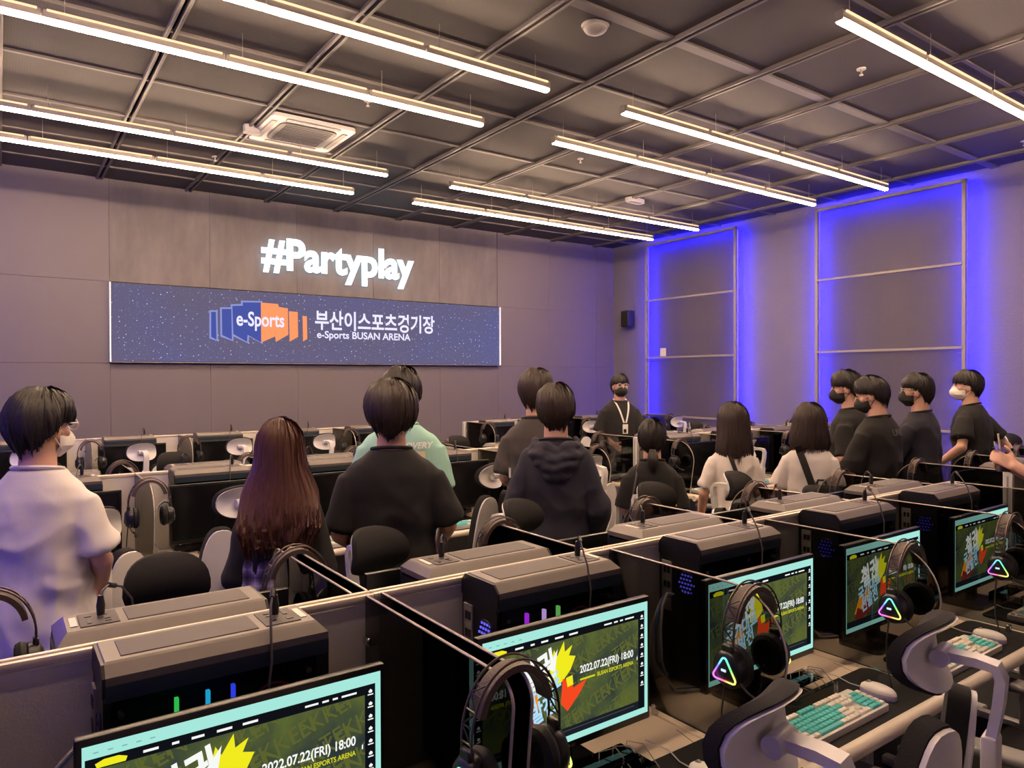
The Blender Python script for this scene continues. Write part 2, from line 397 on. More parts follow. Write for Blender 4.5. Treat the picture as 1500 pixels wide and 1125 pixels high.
# ------------------------------------------------------------------ light bars
m_house = mat('bar_housing', (176, 170, 164), .35, .6)
m_tube = emat('bar_diffuser', (255, 216, 178), TUBE_POWER); m_tube2 = emat('bar_uplight', (255, 206, 160), TUBE_SIDE)
m_cord = mat('black_cable', (24, 23, 24), .5)
BARZ = 3.95; SEG = 1.072
def light_bar(name_label, x0, y, proto=[None]):
    if proto[0] is not None: return dup(proto[0], (x0, y, BARZ), 0, name_label)
    t = thing('light_bar', name_label, 'ceiling light', (x0, y, BARZ), 0, 'warm white light bars under the ceiling')
    for k in range(4):
        a = k*SEG
        MB().box((a+SEG/2, 0, .045), (SEG-.006, .062, .05), .004, 1).build('housing', m_house, t)
        MB().box((a+SEG/2, 0, .008), (SEG-.004, .042, .02), .006, 2).build('diffuser', m_tube, t)
        for s in (-1, 1): MB().box((a+SEG/2, s*.035, .064), (SEG-.05, .008, .012)).build('uplight', m_tube2, t)
        MB().cyl((a+.12, 0, .07), (a+.12, 0, CEIL-BARZ), .0025, seg=6).build('hanger', m_house, t)
    for s in (0, 4*SEG): MB().box((s, 0, .04), (.008, .054, .066)).build('end_cap', m_house, t)
    MB().cyl((4*SEG-.12, 0, .07), (4*SEG-.12, 0, CEIL-BARZ), .0025, seg=6).build('hanger', m_house, t)
    proto[0] = t; return t
nm = {8.07: 'nearest the stage wall', 7.15: 'second from the stage wall', 5.26: 'third from the stage wall', 4.34: 'fourth from the stage wall', 2.45: 'fifth from the stage wall', 1.5: 'sixth from the stage wall'}
for y in (8.07, 7.15, 5.26, 4.34, 2.45, 1.5):
    light_bar('warm white ceiling light bar on the left, %s' % nm[y], -.845, y)
    light_bar('warm white ceiling light bar on the right, %s' % nm[y], 4.238, y)
# ------------------------------------------------------------------ ceiling fittings
m_white = mat('white_plastic', (226, 222, 218), .4)
m_greyp = mat('grey_plastic', (150, 146, 144), .45)
sd = thing('smoke_detector', 'round white smoke detector on the ceiling', 'detector', (3.39, 3.74, CEIL-.02))
MB().cyl((0, 0, 0), (0, 0, .02), .09, .1, 28).build('base', m_greyp, sd); MB().ell((0, 0, 0), (.085, .085, .045), 24, 10).build('dome', m_greyp, sd)
ac = thing('air_conditioner', 'square ceiling cassette air conditioner with louvred grille', 'air conditioner', (2.45, 7.0, CEIL-.01))
MB().prism(rpoly(.82, .8, .05), -.035, .0).build('fascia', m_white, ac)
MB().prism(rpoly(.56, .54, .08), -.045, -.03).build('grille', mat('grille_grey', (96, 92, 92), .5), ac)
for k in range(11): MB().box((0, -.22+k*.044, -.048), (.46, .008, .012)).build('louvre', m_greyp, ac)
for k in range(4):
    a = k*PI/2; MB().box((0, 0, 0), (.52, .05, .008), M=Matrix.Rotation(a, 4, 'Z') @ Matrix.Translation((0, .345, -.038))).build('air_flap', m_greyp, ac)
el = thing('ceiling_sensor', 'white box shaped sensor beside the air conditioner', 'sensor', (2.0, 7.12, CEIL-.05)); MB().prism(rpoly(.15, .1, .03), -.03, .04).build('housing', m_white, el); MB().cyl((0, 0, .04), (0, 0, .06), .03).build('mount', m_white, el)
e2 = thing('emergency_light', 'flat white emergency light fitting on the ceiling at right', 'light fitting', (7.09, 7.03, CEIL-.03)); MB().prism(rpoly(.32, .13, .05), -.03, .02, Matrix.Rotation(.1, 4, 'Z')).build('housing', m_white, e2); MB().prism(rpoly(.22, .06, .02), -.036, -.028).build('lens', m_greyp, e2)
spl = [('above the left light bars', 2.66, 5.9), ('beside the nearest right light bar', 5.6, 3.05), ('by the right wall', 8.7, 3.0), ('between the right light bars', 5.3, 6.1), ('near the stage wall', 1.95, 8.35)]
sp0 = None
for lab, x, y in spl:
    if sp0 is None:
        sp0 = thing('sprinkler', 'small white ceiling sprinkler ' + lab, 'sprinkler', (x, y, CEIL-.02), 0, 'ceiling sprinklers')
        MB().cyl((0, 0, .02), (0, 0, .01), .035, seg=16).build('rosette', m_white, sp0); MB().cyl((0, 0, .01), (0, 0, -.03), .008, seg=8).build('stem', m_greyp, sp0); MB().cyl((0, 0, -.03), (0, 0, -.034), .016, seg=12).build('deflector', m_white, sp0)
    else: dup(sp0, (x, y, CEIL-.02), 0, 'small white ceiling sprinkler ' + lab)
# ------------------------------------------------------------------ mesh panels with blue led strips
m_pf = mat('panel_frame_grey', (156, 148, 144), .5)
m_pm = mat('panel_mesh_grey', (104, 98, 97), .6)
m_blue = emat('blue_led', (16, 10, 255), BLUE_POWER)
def mesh_sheet(w, h, px=.036, pz=.018, st=.005):
    """diamond expanded metal in local Y (width) and Z (height)"""
    V = []; F = []
    nx = int(w/px); nz = int(h/pz)
    def strand(y0, z0, y1, z1):
        L = math.hypot(y1-y0, z1-z0); ny, nzz = -(z1-z0)/L*st/2, (y1-y0)/L*st/2
        i = len(V); V.extend([(-.0015, y0+ny, z0+nzz), (-.0015, y0-ny, z0-nzz), (.0025, y1-ny, z1-nzz), (.0025, y1+ny, z1+nzz)]); F.append((i, i+1, i+2, i+3))
    for a in range(nx):
        for b in range(nz):
            y0, z0 = a*px, b*pz
            strand(y0, z0, y0+px/2, z0+pz/2); strand(y0+px/2, z0+pz/2, y0+px, z0)
            strand(y0+px/2, z0+pz/2, y0+px, z0+pz); strand(y0, z0+pz, y0+px/2, z0+pz/2)
    me = bpy.data.meshes.new('mesh_sheet'); me.from_pydata(V, [], F); me.materials.append(m_pm); return me
PW, PH = 1.93, 4.06
def mesh_panel(label, y0, sgn=1, proto=[None]):
    x = 9.31 if sgn > 0 else XL+.19
    loc = (x, y0, .04) if sgn > 0 else (x, y0+PW, .04)
    if proto[0] is not None: return dup(proto[0], loc, 0 if sgn > 0 else PI, label)
    t = thing('mesh_panel', label, 'wall panel', loc, 0, 'grey expanded metal wall panels with blue backlight')
    for yy in (0.02, PW-.02): MB().box((.03, yy, PH/2), (.06, .04, PH), .003, 1).build('frame_post', m_pf, t)
    for zz in (.02, PH-.02): MB().box((.03, PW/2, zz), (.06, PW, .04), .003, 1).build('frame_rail', m_pf, t)
    for zz in (1.05, 2.06, 3.06): MB().box((.012, PW/2, zz), (.045, PW-.06, .03), .003, 1).build('crossbar', m_pf, t)
    hs = [(.04, 1.035), (1.065, 2.045), (2.075, 3.045), (3.075, PH-.04)]
    msh = {}
    for a, b in hs:
        k = round(b-a, 3)
        if k not in msh: msh[k] = mesh_sheet(PW-.08, b-a)
        o = link('mesh_sheet', msh[k], t); o.location = (.02, .04, a); o['kind'] = 'stuff'
    for yy in (.035, PW-.035):
        MB().box((.067, .02 if yy < 1 else PW-.02, PH/2), (.014, .028, PH-.1)).build('led_strip', m_blue, t)
    MB().box((.0635, PW/2, PH-.02), (.007, PW-.1, .028)).build('led_strip', m_blue, t)
    for yy in (.1, PW-.1):
        for zz in (.5, 2.0, 3.6): MB().cyl((.05, yy, zz), (.19, yy, zz), .008, seg=8).build('stand_off', m_pf, t)
    proto[0] = t; return t
mesh_panel('blue backlit mesh wall panel nearest the stage corner', 7.07)
mesh_panel('blue backlit mesh wall panel behind the group of standing men', 3.81)
mesh_panel('blue backlit mesh wall panel near the viewer on the right wall', .55)
mesh_panel('blue backlit mesh wall panel on the left wall by the stage', 7.07, -1)
mesh_panel('blue backlit mesh wall panel midway on the left wall', 3.2, -1)
mesh_panel('blue backlit mesh wall panel near the viewer on the left wall', .55, -1)
# wall speaker and card
m_spk = mat('speaker_black', (38, 36, 38), .6, bump=.2, bscale=300)
sk = thing('wall_speaker', 'small black loudspeaker mounted in the stage corner', 'speaker', (9.36, 9.47, 2.68))
MB().box((0, 0, .15), (.17, .2, .3), .025, 3).build('cabinet', m_spk, sk); MB().box((-.088, 0, .15), (.01, .17, .26), .004, 1).build('grille', mat('speaker_cloth', (28, 27, 29), .9), sk); MB().box((.1, 0, .15), (.08, .04, .06)).build('bracket', m_spk, sk)
cd = MB().box((0, 0, .07), (.006, .13, .14)).build('notice_card', m_white); cd.location = (9.295, 8.55, 2.12); tag(cd, 'small white card fixed on the mesh panel crossbar', 'card')
# ================================================================== FURNITURE
DZ = .715           # desk top
RT = 1.19           # partition top
m_desk = mat('pale_wood_top', (222, 206, 184), .45, var=.05, vscale=9, bump=.06, bscale=120)
m_roll = mat('cream_edge', (226, 214, 198), .35)
m_leg = mat('white_steel', (206, 204, 204), .35, .1)
m_panel = mat('partition_board', (218, 212, 204), .6, bump=.08, bscale=200)
m_alu = mat('partition_rail', (216, 204, 188), .32, .25)
m_glass = glassmat('smoked_acrylic', (142, 142, 140))
m_edge = mat('acrylic_edge_highlight', (190, 180, 168), .2)  # pale rim: the panes' edge highlight is put into this colour
m_chrome = mat('chrome', (205, 205, 205), .18, 1.)
m_case = mat('case_black', (20, 20, 24), .38)
m_lid = mat('case_lid_grey', (108, 101, 97), .42, .25)
m_lid2 = mat('case_lid_mesh', (90, 84, 82), .6, .2, bump=.3, bscale=900)
m_blackp = mat('black_plastic', (16, 16, 18), .35)
m_sglass = glassmat('case_glass', (150, 150, 165))
m_stick = mat('sticker_pale', (206, 196, 184), .5)
def one(proto, key, build, loc, rz, label):
    """first call builds the thing, later ones copy it"""
    if key in proto: return dup(proto[key], loc, rz, label)
    t = build(label); t.location = loc; t.rotation_euler = (0, 0, rz); proto[key] = t
    return t
PR = {}
# ---- desk: y=0 at the partition, user side towards -Y
def mk_desk(w):
    def b(label):
        t = thing('desk', label, 'desk', group='pale wood gaming desks')
        MB().box((0, -.335, -.0125), (w-.004, .63, .025), .003, 1).build('desk_top', m_desk, t)
        MB().cyl((-w/2+.002, -.662, -.017), (w/2-.002, -.662, -.017), .024, seg=16).build('front_roll', m_roll, t)
        for s in (-1, 1):
            x = s*(w/2-.07)
            MB().box((x, -.36, -.37), (.05, .07, .66), .006, 1).build('leg', m_leg, t)
            MB().box((x, -.36, -.69), (.05, .56, .04), .01, 2).build('foot', m_leg, t)
            MB().box((x, -.33, -.04), (.045, .5, .03)).build('bracket', m_leg, t)
        MB().box((0, -.09, -.12), (w-.3, .1, .05)).build('cable_tray', m_leg, t)
        return t
    return b
def mk_part(w):
    def b(label):
        t = thing('partition', label, 'partition', group='white desk partitions')
        MB().box((0, 0, (RT-.02)/2+.08), (w-.004, .034, RT-.18), .002, 1).build('board', m_panel, t)
        MB().box((0, 0, RT-.012), (w, .03, .016)).build('rail_core', m_alu, t)
        for s in (-1, 1): MB().box((0, s*.0135, RT-.008), (w, .015, .02), .004, 2).build('top_rail', m_alu, t)
        return t
    return b
def mk_post(label):
    t = thing('end_post', label, 'post', group='white partition end posts')
    MB().box((0, 0, RT/2), (.036, .05, RT), .004, 1).build('post', m_leg, t)
    MB().box((-.019, 0, RT/2), (.004, .008, RT-.06)).build('groove', m_greyp, t)
    MB().box((0, 0, .012), (.07, .3, .024), .006, 1).build('foot', m_leg, t)
    return t
def glass_outline(L, z0, z1, R=.17, n=9):
    P = [(0, z0), (0, z1)]
    for i in range(n+1):
        a = PI/2*i/n; P.append((-(L-R)-R*math.sin(a), z1-R+R*math.cos(a)))
    P.append((-(L-.045), z0))
    return P
def mk_glass2(label): return mk_glass(label, .05)
def mk_glass(label, R=.17):
    t = thing('glass_divider', label, 'divider', group='smoked acrylic seat dividers')
    O = glass_outline(.66, .735-DZ, RT-DZ, R)
    MB().prism(O, -.004, .004, RY90).build('pane', m_glass, t)
    MB().tube([(0, y, z) for y, z in O[1:]], .0034, 6).build('edge', m_edge, t)
    for y, z in ((-.012, .36), (-.012, .1)):
        MB().box((0, y, z), (.02, .03, .022), .004, 1).build('clip', m_chrome, t)
    for y in (-.2, -.55):
        MB().box((0, y, .016), (.018, .02, .034), .003, 1).build('clip', m_chrome, t)
    return t
# ---- gaming pc: front towards +X, glass side towards -Y
PL, PWD, PHT = .45, .178, .495
STK = {'a': ((60, 235, 90), (40, 200, 235), (60, 80, 255)), 'b': ((190, 50, 235), (220, 180, 235), (110, 200, 90)), 'c': ((80, 60, 255), (60, 120, 255), (70, 60, 240))}
def mk_pc(var):
    def b(label):
        t = thing('pc_tower', label, 'computer', group='black gaming computers with grey lids')
        h = .425; x0, x1, y0, y1 = -PL/2, PL/2, -PWD/2, PWD/2
        m = MB(); m.box((0, y1-.01, .02+h/2), (PL, .02, h)); m.box((0, 0, .03), (PL, PWD-.012, .02)); m.box((x0+.008, 0, .02+h/2), (.016, PWD-.01, h)); m.box((x1-.02, 0, .02+h/2), (.04, PWD-.01, h)); m.box((0, 0, h+.012), (PL, PWD-.008, .02)); m.box((0, .0, .06), (PL-.02, PWD-.02, .09))
        m.build('case', m_case, t)
        MB().prism([(x0+.012, .035), (x1-.03, .035), (x1-.03, h), (x0+.012, h)], 0, .004, Matrix.Translation((0, y0+.006, 0)) @ RX90).build('side_glass', m_sglass, t)
        # lid: chamfered cap, wider than the case
        rings = []
        for z, ins, insx in ((h+.03, -.002, .002), (h+.046, -.002, .002), (PHT-.004, .019, .003), (PHT, .024, .006)):
            rings.append([(x0+insx, y0+ins, z), (x1-insx*1.5-(.0 if z < h+.05 else .016), y0+ins, z), (x1-insx*1.5-(.0 if z < h+.05 else .016), y1-ins, z), (x0+insx, y1-ins, z)])
        lid = MB().loft(rings).build('lid', m_lid, t, False)
        MB().prism([(y0-.0025, h+.008), (y1+.0025, h+.008), (y1+.0025, h+.046), (y1-.017, PHT-.003), (y0+.017, PHT-.003), (y0-.0025, h+.046)], x0-.002, x0+.004, RY90).build('rear_bezel', m_case, t, False)
        for q in (-1, 1): MB().box((0, q*(PWD/2-.002), h+.015), (PL-.004, .006, .034)).build('side_stripe', mat('lid_stripe_reflection', (44, 56, 66), .3), t)  # dark band under the lid, bluish reflection put into its colour
        MB().box((-.055, 0, PHT+.0005), (.27, .1, .003), .001, 1).build('lid_mesh', m_lid2, lid)
        io = MB().box((.135, 0, PHT+.0005), (.078, .1, .003)).build('port_panel', m_greyp if 0 else m_lid2, t)
        for k, (dx, dy, sx, sy) in enumerate(((.118, .03, .012, .006), (.118, .012, .012, .006), (.12, -.022, .01, .01), (.155, .02, .008, .03), (.155, -.025, .014, .014))):
            MB().box((dx, dy, PHT+.002), (sx, sy, .003)).build('port', m_blackp, io)
        MB().box((.185, .0, PHT+.001), (.014, .07, .002)).build('sticker', m_stick, t)
        # rear: io plate and fan grille
        MB().box((x0-.002, y1-.035, h-.1), (.006, .042, .17)).build('rear_plate', m_greyp, t)
        for k in range(4): MB().box((x0-.0055, y1-.03-(k % 2)*.016, h-.045-(k//2)*.05), (.003, .011, .022)).build('socket', m_blackp, t)
        MB().tube([(x0-.003, y0+.055+.038*math.cos(a), h-.075+.038*math.sin(a)) for a in [2*PI*k/18 for k in range(18)]], .002, 6, closed=True).build('fan_ring', m_blackp, t)
        fg = MB()
        for k in range(6):
            for j in range(5):
                if (k-2.5)**2+(j-2)**2 < 7.2: fg.box((x0-.002, y0+.022+k*.013+(j % 2)*.006, h-.105+j*.014), (.003, .006, .006))
        fg.build('fan_glow', m_fan[var], t)
        # inside, behind the glass
        MB().box((.0, y1-.03, .24), (PL-.1, .012, .3)).build('motherboard', mat('board_dark', (20, 22, 28), .6), t)
        MB().box((-.06, .01, .19), (.26, .1, .035), .004, 1).build('graphics_card', mat('card_dark', (34, 34, 38), .4), t)
        for k in range(3):
            c = STK[var][k]
            MB().box((-.075+.052*k+(.0 if k else -.01), -.03, h-.075), (.0075, .012, .055)).build('memory_stick', emat('ram_%d_%d_%d' % c, c, 1.6), t)
        MB().tube([(.12+.05*math.cos(a), -.02, h-.12+.05*math.sin(a)) for a in [2*PI*k/20 for k in range(20)]], .003, 6, closed=True).build('fan', mat('fan_red', (60, 20, 26), .4, emit=(90, 20, 40), es=.25), t)
        for x in (x0+.03, x1-.05):
            for z in (.06, h-.03): MB().cyl((x, y0+.004, z), (x, y0-.008, z), .0065, seg=12).build('thumb_screw', m_chrome, t)
        for x in (x0+.05, x1-.06):
            for y in (y0+.03, y1-.03): MB().cyl((x, y, 0), (x, y, .025), .014, seg=10).build('foot', m_blackp, t)
        return t
    return b
m_fan = {'a': mat('fan_dark', (50, 44, 70), .5), 'b': emat('fan_violet', (110, 100, 250), .9), 'c': emat('fan_blue', (50, 40, 150), .7), 'o': mat('fan_dark', (50, 44, 70), .5)}
STK['o'] = ((26, 26, 30), (26, 26, 30), (26, 26, 30))
# ---- usb cord on the pc lid
m_plug = mat('plug_black', (20, 20, 22), .4)
def mk_usb(drop):
    def b(label):
        t = thing('usb_cord', label, 'cable', group='usb cords plugged into computer lids')
        MB().cyl((0, 0, 0), (0, 0, .012), .0075, seg=10).build('plug_tip', m_chrome, t)
        MB().tube([(0, 0, .008), (0, 0, .03), (0, 0, .052)], [.0085, .0095, .006], 10).build('plug', m_plug, t)
        if drop:
            P = [(0, 0, .045), (0, -.004, .062), (-.01, -.02, .07), (-.025, -.05, .045), (-.035, -.085, .0), (-.04, -.105, -.06), (-.055, -.112, -.16), (-.07, -.112, -.28), (-.09, -.11, -.42)]
        else:
            P = [(0, 0, .045), (.004, .01, .06), (.02, .03, .066), (.05, .06, .05), (.075, .09, .01), (.09, .108, -.08), (.1, .112, -.2), (.1, .115, -.4)]
        MB().tube(P, .0028, 6).build('cord', mat('cord_grey', (70, 66, 66), .5), t)
        MB().tube([P[2], ((Vector(P[2])+Vector(P[3]))/2)[:]], .006, 8).build('ferrite', m_plug, t)
        return t
    return b
def mk_bundle(label):
    t = thing('cable_bundle', label, 'cable', group='cable bundles behind the computers')
    for k, (c, nm) in enumerate((((196, 194, 196), 'cord_white'), ((60, 100, 170), 'cord_blue'), ((190, 186, 180), 'cord_white2'))):
        o = .012*k
        MB().tube([(0, o, .3-o), (-.03, o, .31-o), (-.065, o-.01, .28-o), (-.085-o, o-.02, .2), (-.09-o, o-.03, .1), (-.07, -.05-o, .012), (.02, -.08-o, .006)], .0045, 6).build('cord', mat(nm, c, .45), t)
    return t
# ---- monitor, screen towards -Y
MW, MH = .575, .346
DW, DH = .553, .311
m_bez = mat('bezel_black', (14, 14, 16), .3)
m_off = mat('screen_off', (17, 17, 20), .16)
def lit_screen(par):
    W, H = DW, DH
    bm = bmesh.new(); mats = []
    def mi(m):
        if m not in mats: mats.append(m)
        return mats.index(m)
    def poly(pts, m, ly):
        vs = [bm.verts.new(((u-.5)*W, -ly*.00035, v*H)) for u, v in pts]
        f = bm.faces.new(vs); f.material_index = mi(m); f.normal_update()
        if f.normal.y > 0: f.normal_flip()
    def rect(u0, v0, u1, v1, m, ly): poly([(u0, v0), (u1, v0), (u1, v1), (u0, v1)], m, ly)
    def text(s, m, ly, u0, v0, width, off=0., rot=0., shear=0., hscale=1., clip=None, rise=0.):
        me = text_mesh(s, 1, m, off)
        xs = [v.co.x for v in me.vertices]; k = width/(max(xs)-min(xs)); x0 = min(xs)
        tb = bmesh.new(); tb.from_mesh(me); bpy.data.meshes.remove(me)
        c, s_ = math.cos(rot), math.sin(rot)
        for v in tb.verts:
            x = (v.co.x-x0)*k*W; y = v.co.y*k*W*hscale; x += y*shear; y += x*rise
            v.co = Vector(((u0-.5)*W+x*c-y*s_, -ly*.00035, v0*H+x*s_+y*c))
        if clip:
            (a0, b0, a1, b1) = clip
            for p, n in ((((a0-.5)*W, 0, 0), (-1, 0, 0)), (((a1-.5)*W, 0, 0), (1, 0, 0)), ((0, 0, b0*H), (0, 0, -1)), ((0, 0, b1*H), (0, 0, 1))):
                bmesh.ops.bisect_plane(tb, geom=tb.verts[:]+tb.edges[:]+tb.faces[:], plane_co=p, plane_no=n, clear_outer=True)
        tm = bpy.data.meshes.new('t'); tb.to_mesh(tm); tb.free()
        n0 = len(bm.faces); bm.from_mesh(tm); bpy.data.meshes.remove(tm)
        bm.faces.ensure_lookup_table()
        for f in bm.faces[n0:]:
            f.material_index = mi(m); f.normal_update()
            if f.normal.y > 0: f.normal_flip()
    E_ = lambda n, c, s=1.: emat('web_'+n, c, s)
    teal = E_('teal', (160, 224, 212)); nav = E_('nav', (14, 16, 22)); foot = E_('foot', (26, 29, 36)); wh = E_('white', (238, 240, 236)); ye = E_('yellow', (232, 226, 30)); rd = E_('red', (236, 70, 32)); og = E_('orange', (226, 140, 30)); olive = E_('olive', (88, 94, 44)); lbl = E_('paleblue', (168, 214, 240)); yl = E_('lime', (206, 206, 30)); dr = E_('darkred', (120, 40, 34))
    if 'web_art' not in MATS:
        m = bpy.data.materials.new('web_art'); m.use_nodes = True; nt = m.node_tree; nt.nodes.clear()
        o = nt.nodes.new('ShaderNodeOutputMaterial'); e = nt.nodes.new('ShaderNodeEmission'); tc = nt.nodes.new('ShaderNodeTexCoord'); n = nt.nodes.new('ShaderNodeTexNoise')
        n.inputs['Scale'].default_value = 9; n.inputs['Detail'].default_value = 5
        cr = nt.nodes.new('ShaderNodeValToRGB'); cr.color_ramp.elements[0].position = .35; cr.color_ramp.elements[1].position = .72
        cr.color_ramp.elements[0].color = (*lin((44, 52, 52)), 1); cr.color_ramp.elements[1].color = (*lin((92, 104, 46)), 1)
        nt.links.new(tc.outputs['Object'], n.inputs['Vector']); nt.links.new(n.outputs['Fac'], cr.inputs[0]); nt.links.new(cr.outputs[0], e.inputs[0]); nt.links.new(e.outputs[0], o.inputs[0])
        MATS['web_art'] = m
    rect(0, 0, 1, 1, nav, 0)
    rect(.01, .125, .935, .86, MATS['web_art'], 1)
    rect(.0, .925, 1, 1, teal, 2); rect(0, 0, 1, .052, teal, 2); rect(.978, .05, 1, .93, teal, 2); rect(0, .05, .008, .93, teal, 2)
    rect(.008, .052, .935, .125, foot, 2)
    for k in range(9):
        for j in range(3):
            text('TEKKEN', olive, 2, .02+.31*j+(k % 2)*.13, .0+.11*k, .3, 0, .32, .0, 1.1, (.01, .126, .934, .858))
    glow = E_('glow', (150, 116, 20)); rect(.4, .62, .4001, .6201, glow, 2)
    # flames
    poly([(.1, .2), (.18, .44), (.22, .36), (.3, .56), (.3, .3), (.24, .16)], og, 3); poly([(.1, .13), (.14, .27), (.2, .22), (.28, .36), (.33, .2), (.2, .126)], dr, 4)
    poly([(.36, .6), (.39, .8), (.41, .74), (.45, .85), (.455, .76), (.5, .8), (.48, .72), (.52, .7), (.49, .6), (.44, .52), (.36, .5)], ye, 4)
    poly([(.44, .54), (.5, .5), (.505, .44), (.59, .48), (.545, .38), (.47, .26), (.43, .34)], rd, 5); poly([(.46, .54), (.5, .55), (.505, .47), (.47, .46)], ye, 6)
    for s, u, v, wd, mm in (('철권', .2, .5, .21, wh), ('국가대표', .155, .345, .29, lbl), ('선발전', .19, .2, .22, lbl)):
        text(s, mm, 7, u, v, wd, .035, .3, .1, 1.25)
    poly([(.21, .62), (.165, .55), (.21, .56)], wh, 7); poly([(.35, .66), (.41, .8), (.395, .62)], wh, 7)
    text('2022.07.22(FRI) 18:00', wh, 8, .545, .545, .35, .022, 0, 0, 1.25); text('BUSAN ESPORTS ARENA', yl, 8, .655, .475, .24, .02, 0, 0, 1.2); rect(.545, .482, .64, .497, yl, 8)
    # menu bars too small to read
    for u, l in ((.17, .045), (.255, .022), (.315, .04), (.395, .05), (.48, .052)): rect(u, .885, u+l, .9, wh, 8)
    for u, l in ((.7, .05), (.765, .025), (.805, .02), (.84, .06)): rect(u, .887, u+l, .9, wh, 8)
    poly([(.04, .87), (.12, .87), (.125, .895), (.1, .912), (.06, .912), (.035, .895)], ye, 8)
    for k in range(8):
        v = .87-.085*k
        poly([(.951, v), (.962, v), (.965, v+.012), (.9565, v+.026), (.948, v+.012)], wh, 8); rect(.945, v-.016, .968, v-.008, wh, 8)
    rect(.3, .1, .9, .103, E_('line', (96, 98, 104)), 8); rect(.92, .5, .925, .53, wh, 8)
    for k in range(5): rect(.03+.04*k, .955, .045+.04*k, .962, E_('tab', (120, 170, 168)), 8)
    me = bpy.data.meshes.new('display'); bm.to_mesh(me); bm.free()
    for m in mats: me.materials.append(m)
    return link('display', me, par)
def mk_mon(lit):
    def b(label):
        t = thing('monitor', label, 'monitor', group='lit monitors showing a game event page' if lit else 'dark switched off monitors')
        zb = .083
        MB().box((0, .012, zb+MH/2), (MW, .022, MH), .004, 2).build('bezel', m_bez, t)
        MB().box((0, .036, zb+.16), (.34, .035, .2), .014, 2).build('back_cover', m_bez, t)
        if lit:
            d = lit_screen(t); d.location = (0, -.0005, zb+.022)
            lg = text_mesh('LG', .011, mat('logo_grey', (150, 150, 150), .4), .0003)
            for v in lg.vertices: v.co = Vector((v.co.x-.004, 0, v.co.y))
            o = link('brand_lettering', lg, t); o.location = (0, -.0005, zb+.006)
            o = MB().cyl((-.012, .0, zb+.01), (-.012, -.0006, zb+.01), .005, seg=14).build('brand_mark', MATS['logo_grey'], t)
        else:
            MB().box((0, -.0005, zb+.022+DH/2), (DW, .003, DH)).build('display', m_off, t)
        MB().box((0, .045, .11), (.06, .03, .2), .006, 2).build('neck', m_bez, t)
        MB().prism(rpoly(.24, .17, .03), 0, .014, Matrix.Translation((0, .045, 0))).build('base', m_bez, t)
        MB().tube([(-.05, .05, .16), (-.07, .07, .1), (-.05, .09, .02), (.02, .1, .006), (.12, .09, .006)], .004, 6).build('power_cord', m_cord, t)
        return t
    return b
# ---- headset hanging over the divider; origin where the band rests on the edge
m_leather = mat('headband_leather', (84, 68, 61), .5, bump=.3, bscale=250)
m_wire = mat('headset_wire', (96, 82, 76), .3, .5)
m_cup = mat('headset_black', (22, 21, 24), .32)
m_cush = mat('ear_cushion', (18, 17, 18), .7)
m_ringoff = mat('ring_unlit', (60, 58, 62), .3)
def rainbow():
    if 'rainbow' in MATS: return MATS['rainbow']
    m = bpy.data.materials.new('rainbow_led'); m.use_nodes = True; nt = m.node_tree; nt.nodes.clear()
    o = nt.nodes.new('ShaderNodeOutputMaterial'); e = nt.nodes.new('ShaderNodeEmission'); tc = nt.nodes.new('ShaderNodeTexCoord')
    mp = nt.nodes.new('ShaderNodeMapping'); mp.inputs['Rotation'].default_value = (0, PI/2, 0)
    g = nt.nodes.new('ShaderNodeTexGradient'); g.gradient_type = 'RADIAL'; h = nt.nodes.new('ShaderNodeCombineColor'); h.mode = 'HSV'
    h.inputs[1].default_value = .82; h.inputs[2].default_value = 1
    nt.links.new(tc.outputs['Object'], mp.inputs[0]); nt.links.new(mp.outputs[0], g.inputs[0]); nt.links.new(g.outputs['Fac'], h.inputs[0]); nt.links.new(h.outputs[0], e.inputs[0])
    e.inputs[1].default_value = 1.5; nt.links.new(e.outputs[0], o.inputs[0]); MATS['rainbow'] = m; return m
